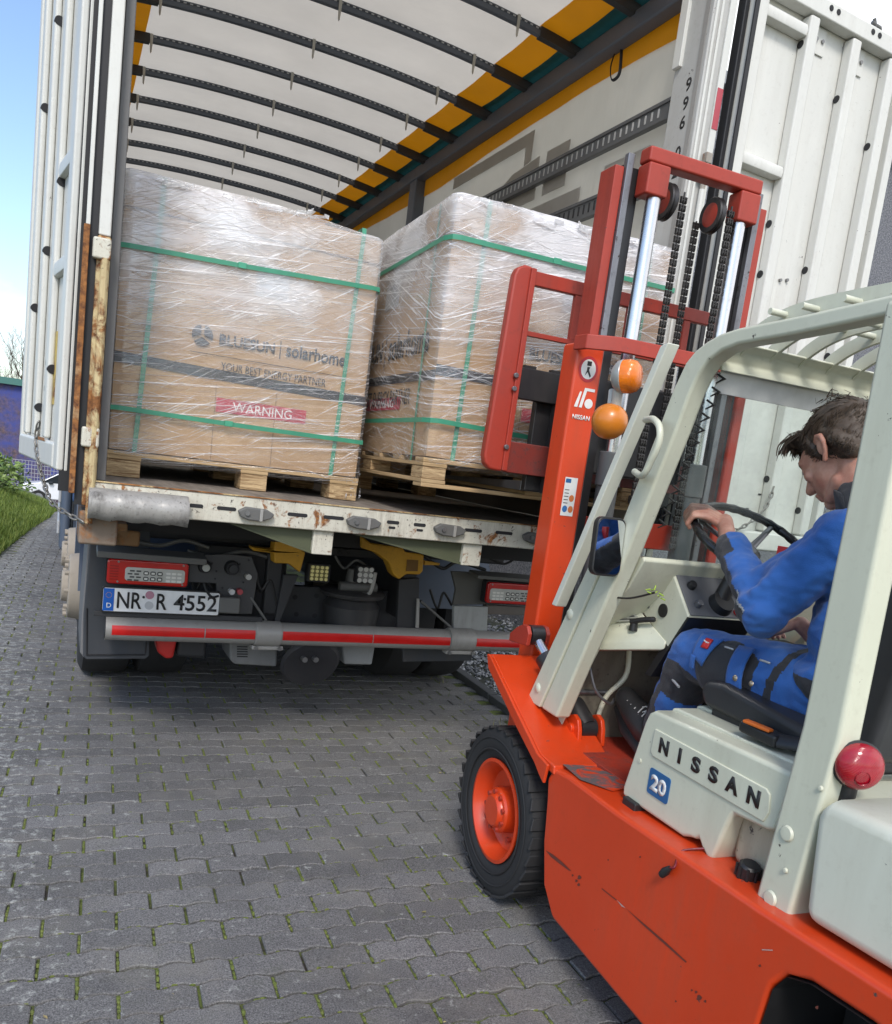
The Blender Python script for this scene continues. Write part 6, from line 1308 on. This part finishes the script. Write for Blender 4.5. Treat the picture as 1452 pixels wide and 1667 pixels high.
def patch(name, quad, mat, par, off=.006, n=8):
    m = MB()
    for i in range(n+1):
        for k in range(n+1):
            s, t_ = i/n, k/n; a = (quad[0][0]*(1-s)+quad[1][0]*s)*(1-t_)+(quad[3][0]*(1-s)+quad[2][0]*s)*t_; u = (quad[0][1]*(1-s)+quad[1][1]*s)*(1-t_)+(quad[3][1]*(1-s)+quad[2][1]*s)*t_
            m.v.append(leg(a, u, .105+off))
    for i in range(n):
        for k in range(n): q = i*(n+1)+k; m.f.append((q, q+1, q+n+2, q+n+1))
    o = m.build(name, mat, par, smooth=60, recalc=False); o.modifiers.new('t', 'SOLIDIFY').thickness = .005; return o
pk = patch('thigh_pocket', ((.42, .07), (.74, .065), (.72, -.085), (.40, -.08)), DARK, tr_, .006)
fl_ = patch('pocket_flap', ((.585, .075), (.775, .07), (.755, .012), (.655, -.005)), BLUE, tr_, .014)
patch('flap_tab', ((.72, .012), (.76, .014), (.755, -.018), (.725, -.02)), BLUE, fl_, .017)
bd = patch('emblem_patch', ((.645, .062), (.70, .061), (.70, .036), (.645, .037)), plain('badge_red', (.55, .02, .02)), fl_, .020, 4)
m = MB(); c_ = leg(.674, .049, .1285); m.ball(c_, .0065, 10, 6, (.25, 1, .8)); m.tube([c_+V(0, .004, .003), c_+V(0, .011, .006)], .002, 5); m.tube([c_+V(0, -.004, -.002), c_+V(0, -.009, .004)], .0018, 5); m.build('emblem', plain('badge_white', (.66, .68, .66)), bd, smooth=60)
sp_2 = patch('ruler_pocket', ((.34, .08), (.455, .075), (.43, -.075), (.30, -.08)), BLUE, tr_, .012)
MB().lathe([(0, .004), (.007, .003), (.009, 0)], leg(.365, .0, .121), (-1, 0, .1), 16).build('snap_button', plain('button_brass', (.45, .36, .26), .3, .8), sp_2, smooth=50); MB().lathe([(0, .004), (.006, .003), (.008, 0)], leg(.255, .0, .113), (-1, 0, .1), 16).build('snap_button', plain('button_brass', (.45, .36, .26)), sp_2, smooth=50)
for a0 in (.475, .18): patch('reflective_stitch', ((a0, .062), (a0+.075, .061), (a0+.075, .057), (a0, .058)), plain('piping_silver', (.45, .46, .47)), tr_, .010, 3)
m = MB(); m.tube([LK+V(-.072, -.045, -.085), LK+V(-.066, -.005, -.075)], .004, 6); m.build('reflective_tag', plain('piping_silver', (.45, .46, .47)), tr_, smooth=50)
# --- shoes
for A, nm in ((LA, 'shoe'), (RA, 'shoe')):
    s_ = MB(); hx = A.x; cap(s_, [V(hx, A.y-.02, .70), V(hx, A.y+.06, .715), V(hx, A.y+.13, .745), V(hx, A.y+.195, .775)], [.05, .052, .049, .040]); cap(s_, [V(hx, A.y-.01, .71), V(hx, A.y, .80)], [.055, .05])
    sh_ = finish(voxel(s_, 'shoe', .006, 6, .5), 'shoe', [SHOE], person)
    so = MB(); so.tube([V(hx, A.y-.07, .652), V(hx, A.y+.05, .665), V(hx, A.y+.14, .70), V(hx, A.y+.225, .745)], [.03, .045, .046, .025], 12, flat=.35); so.build('sole', BLP, sh_, smooth=50)
    m = MB()
    for k in range(5): y = A.y+.055+.022*k; z = .77+.006*k-.004*k; m.tube(bez([V(hx-.034, y, z-.012+.004*k), V(hx, y+.012, z+.006+.003*k), V(hx+.034, y+.02, z-.012+.004*k)], 4), .0022, 5); m.tube(bez([V(hx-.034, y+.02, z-.012+.004*k), V(hx, y+.010, z+.006+.003*k), V(hx+.034, y, z-.012+.004*k)], 4), .0022, 5)
    m.build('laces', plain('lace_grey', (.45, .45, .44), .7), sh_, smooth=60)
# --- hair
t = NT('hair'); t.principled((.05, .034, .024), .55); gi = t.n('ShaderNodeNewGeometry'); t.color(t.ramp(gi.outputs['Random Per Island'], 0, 1, (.035, .024, .017), (.10, .07, .048))); HAIR = t.m
h = MB(); h.ball(H(0, -.024, .044), .0955*HS, 28, 18, (.87, 1.08, .90), HR); h.ball(H(0, -.06, .005), .078*HS, 24, 16, (1.0, .72, 1.0), HR); cap(h, [H(-.03, .056, .086), H(.03, .056, .086)], [.029, .029])
for s in (-1, 1): cap(h, [H(s*.070, .018, .040), H(s*.074, .012, .004)], [.017, .010]); cap(h, [H(s*.066, -.055, .0), H(s*.055, -.075, -.045)], [.026, .02])
cap(h, [H(0, -.095, .0), H(0, -.085, -.06)], [.03, .03])
hm_ = voxel(h, 'hair', .0055, 4, .5)
def hf(p): return .004*mnoise.noise((p.x*60, p.y*22, p.z*60))+.003*mnoise.noise((p.x*120, p.y*50, p.z*120))
pts_h = [(v.co.copy(), v.normal.copy()) for v in hm_.vertices]
hr = finish(hm_, 'hair', [HAIR], person, None, hf)
rng = random.Random(11); m = MB()
for k in range(4200):
    p, n_ = pts_h[rng.randrange(len(pts_h))]; q = HR.transposed() @ (p-HC)
    if q.z < -.05: continue
    # growth: from the crown forward and down the sides
    g = V(q.x*6.5, .10 if q.y > -.05 else -.10, -.05-.35*max(0, .06-q.z)*9); 
    if q.z > .08: g = V(q.x*1.8+rng.uniform(-.02, .02), .13, -.01)
    g = (HR @ g).normalized(); g = (g-n_*g.dot(n_)+n_*rng.uniform(.0, .10)).normalized(); L = rng.uniform(.022, .045)*(1.1 if q.z > .07 else .65)
    a = p-n_*.003; m.tube([a, a+g*L*.4+n_*.003, a+g*L*.75+n_*.0005+V(rng.uniform(-.003, .003), 0, rng.uniform(-.003, .003)), a+g*L-n_*.002], [.0011, .0011, .0008, .0003], 3, caps=False)
for k in range(110):                   # forelock falling over the brow
    x = rng.uniform(-.075, .045); a = H(x, .070+rng.uniform(-.01, .01), .088+rng.uniform(-.008, .012)); d0 = HR @ V(rng.uniform(-.25, .1), 1, .0); d1 = HR @ V(rng.uniform(-.3, .1), .5, -1)
    m.tube(bez([a-d0*.02, a+d0*.02, a+d0*.028+d1*.010, a+d0*.030+d1*rng.uniform(.012, .026)], 3), [.0013]*7+[.001, .0008, .0004][:3], 4, caps=False)
for k in range(36):                   # unruly crown
    x = rng.uniform(-.05, .05); a = H(x, -.02+rng.uniform(-.05, .03), .134); m.tube([a, a+HR @ V(rng.uniform(-.01, .01), rng.uniform(-.02, .03), .007), a+HR @ V(rng.uniform(-.02, .02), rng.uniform(-.04, .05), .010)], [.0018, .0013, .0004], 4, caps=False)
st_h = m.build('strands', HAIR, hr, smooth=60, recalc=False); st_h['kind'] = 'stuff'
# ================================================================== background on the left: car, mesh fence, blue wall, tree, bush
cz = ground_z(41)
white = paint('car_white', (.72, .73, .75), .25, .06, coat=.6); glass_dark = plain('car_glass', (.02, .025, .03), .08); tyre_m = plain('tyre_rubber_far', (.02, .02, .02), .85)
car = thing('parked_car', 'white hatchback parked across the end of the lane before the mesh fence', 'car', (.6, 41, cz), R_(-4))
prof = [(-2.05, .32), (-2.1, .62), (-2.02, .82), (-1.35, .95), (-.62, 1.40), (.2, 1.46), (1.1, 1.40), (1.75, 1.02), (2.0, .92), (2.05, .55), (2.0, .28), (1.75, .26), (1.6, .5), (1.32, .62), (1.05, .5), (.92, .25), (-.95, .25), (-1.08, .5), (-1.33, .62), (-1.6, .5), (-1.75, .26)]
MB().prism(prof, lambda u, v, s: (u, s, v), -.86, .86).build('body', white, car, bevel=.05, seg=2)
for q in (((-1.22, .98), (-.62, 1.36), (-.12, 1.39), (-.12, .98)), ((-.04, .98), (-.04, 1.39), (.75, 1.38), (1.05, .98)), ((1.12, .98), (.85, 1.37), (1.1, 1.34), (1.5, 1.02))):
    MB().prism(q, lambda u, v, s: (u, s, v), -.875, -.865).build('window', glass_dark, car)
MB().prism([(-1.30, .98), (-.68, 1.38), (-.64, 1.40), (-1.24, 1.0)], lambda u, v, s: (u, s, v), -.7, .7).build('windscreen', glass_dark, car)
for x in (-1.33, 1.32):
    for s in (-1, 1):
        w = MB().lathe([(.18, -.09), (.29, -.1), (.31, -.06), (.31, .06), (.29, .1), (.18, .09)], (x, s*.76, .31), (0, 1, 0), 24, True).build('wheel', tyre_m, car)
        MB().cyl((x, s*.70, .31), (x, s*.85, .31), .19, n=20).build('rim', plain('alloy', (.4, .4, .42), .35, .8), w)
MB().box(-2.0, -1.85, -.8, -.45, .68, .84).build('headlight', glass_dark, car, bevel=.03)
MB().box(-.95, -.78, -1.0, -.86, .92, 1.04).build('mirror', glass_dark, car, bevel=.03)
for x in (-.55, .5): MB().box(x, x+.18, -.885, -.86, .80, .83).build('door_handle', white, car)

fy = 45.; fz0 = ground_z(fy)
blue = paint('fence_blue', (.05, .07, .30), .5, .1); wire = plain('fence_wire', (.45, .46, .47), .5, .5)
fence = thing('mesh_fence', 'galvanised double wire mesh fence on blue posts behind the white car', 'fence', (-1, fy, fz0), world_coords=True)
for x in (-5.2, -2.7, -.35, 2.2):
    MB().box(x-.035, x+.035, fy-.03, fy+.03, fz0, fz0+2.0).build('post', blue, fence)
for i in range(60):
    x = -6+i*.14; MB().box(x-.008, x+.008, fy-.055, fy-.04, fz0+.05, fz0+1.95).build('vertical_wire', wire, fence, smooth=0)
for i in range(11):
    z = fz0+.05+i*.19; MB().box(-6, 2.4, fy-.075, fy-.056, z-.01, z+.01).build('horizontal_wire', wire, fence, smooth=0)
t = NT('ivy_blue_wall'); t.principled((.06, .07, .2), .8); v = t.obj()
c = t.mix(t.ramp(t.noise(v, .9, 6, .7), .40, .62), (.045, .06, .24), t.mix(t.ramp(t.noise(v, 6, 5, .75), .35, .65), (.03, .03, .045), (.16, .10, .10))); t.color(c); MATS['bluewall'] = t.m
hall = thing('hall_building', 'dark blue industrial hall with a green roof edge behind the fence', 'building', (-6, 52, fz0), world_coords=True)
MB().box(-26, 6, 52, 70, fz0-1, fz0+5.6).build('wall', MATS['bluewall'], hall)
rf = MB().box(-26.3, 6.3, 51.7, 70.3, fz0+5.6, fz0+5.95).build('roof_edge', paint('roof_green', (.05, .16, .14), .5, .2), hall)
for i in range(9):
    x = -24+i*3.3; MB().box(x-.06, x+.06, 51.93, 52.0, fz0-1, fz0+5.55).build('wall_rib', MATS['bluewall'], hall)
# bare climbing twigs on the wall and a bare tree behind it
bark = plain('bark', (.10, .075, .055), .9)
def twigs(m, p, d, L, r, lev, rng, n=None):
    pts = [Vector(p)]; q = Vector(p); dd = Vector(d).normalized()
    for k in range(4):
        dd = (dd+Vector((rng.uniform(-.25, .25), rng.uniform(-.25, .25), rng.uniform(-.1, .22)))).normalized(); q = q+dd*L/4; pts.append(q)
    m.tube(pts, [r*(1-.16*k) for k in range(5)], 5 if lev < 2 else 3, caps=False)
    if lev < 5:
        for k in range(rng.randint(3, 4)):
            b = pts[rng.randint(1, 4)]; nd = (dd+Vector((rng.uniform(-1, 1), rng.uniform(-1, 1), rng.uniform(-.2, .8)))*.9).normalized()
            twigs(m, b, nd, L*rng.uniform(.55, .75), r*.5, lev+1, rng)
for (tx, ty, h, lab) in ((-2.9, 72, 7.0, 'bare leafless tree rising above the roof edge of the blue hall'),):
    rng = random.Random(int(-tx*10)); tree = thing('bare_tree', lab, 'tree', (tx, ty, fz0), world_coords=True)
    tm = MB(); tm.cyl((tx, ty, fz0-.5), (tx, ty, fz0+h), .16, .11, 8); tm.build('trunk', bark, tree)
    cm = MB()
    for k in range(9): twigs(cm, (tx, ty, fz0+h-.35*k), (rng.uniform(-1, 1), rng.uniform(-.6, .6), rng.uniform(.5, 1.2)), 2.0, .055, 1, rng)
    cm.build('crown', bark, tree, recalc=False, smooth=60)
# bush on the bank
leaf = NT('laurel_leaf'); leaf.principled((.09, .16, .03), .35); gi = leaf.n('ShaderNodeNewGeometry'); leaf.color(leaf.ramp(gi.outputs['Random Per Island'], 0, 1, (.06, .12, .02), (.22, .30, .08))); MATS['leaf'] = leaf.m
bush = thing('laurel_bush', 'glossy light green leafy bush on the bank beside the mesh fence', 'bush', (-1.0, 15.5, .1), world_coords=True)
rng = random.Random(3); bm_ = MB(); st = MB()
for k in range(9):
    a = rng.uniform(0, 6.28); e = Vector((-1.0+math.cos(a)*rng.uniform(.1, .4), 15.5+math.sin(a)*.7, rng.uniform(.4, .65))); st.tube([(-1.0, 15.5, .1), ((e.x-1.0)/2, (e.y+15.5)/2, e.z*.7), e], [.02, .015, .008], 5)
for k in range(1300):
    a = rng.uniform(0, 6.28); rr = rng.random()**.4; ph = rng.uniform(0, 1.5); 
    p = Vector((-1.0+.62*rr*math.cos(a)*math.cos(ph*.9), 15.5+.6*rr*math.sin(a)*math.cos(ph*.9), +.2+.55*rr*math.sin(ph)))
    d = Vector((rng.uniform(-1, 1), rng.uniform(-1, 1), rng.uniform(-.3, .8))).normalized(); s = d.orthogonal().normalized(); L = rng.uniform(.07, .12)
    bm_.add([p, p+d*L*.5+s*L*.22, p+d*L, p+d*L*.5-s*L*.22], [(0, 1, 2, 3)])
st.build('stems', bark, bush); bm_.build('foliage', MATS['leaf'], bush, recalc=False, smooth=0, weld=False)
# roughcast wall of the neighbouring building on the right
t = NT('roughcast'); t.principled((.25, .26, .29), .95); v = t.obj(); n1 = t.noise(v, 70, 4, .75); n2 = t.noise(v, 160, 3, .7)
t.color(t.mix(t.ramp(n1, .38, .64), (.14, .145, .165), (.46, .47, .51))); t.bump(t.math('ADD', n1, n2), 1, .03); MATS['roughcast'] = t.m
nb = thing('roughcast_building', 'grey roughcast building wall standing behind the opened right lorry door', 'building', (6, 6.2, 0), world_coords=True)
MB().box(4.35, 16, 6.2, 14, -.1, 4.95).build('wall', MATS['roughcast'], nb)
MB().box(4.25, 16.1, 6.1, 14.1, 4.95, 5.05).build('coping', paint('coping_zinc', (.25, .26, .27), .4, .1, metal=.6), nb)
MB().box(4.34, 16, 6.17, 6.2, -.1, .35).build('plinth', plain('plinth', (.12, .12, .13), .9), nb)
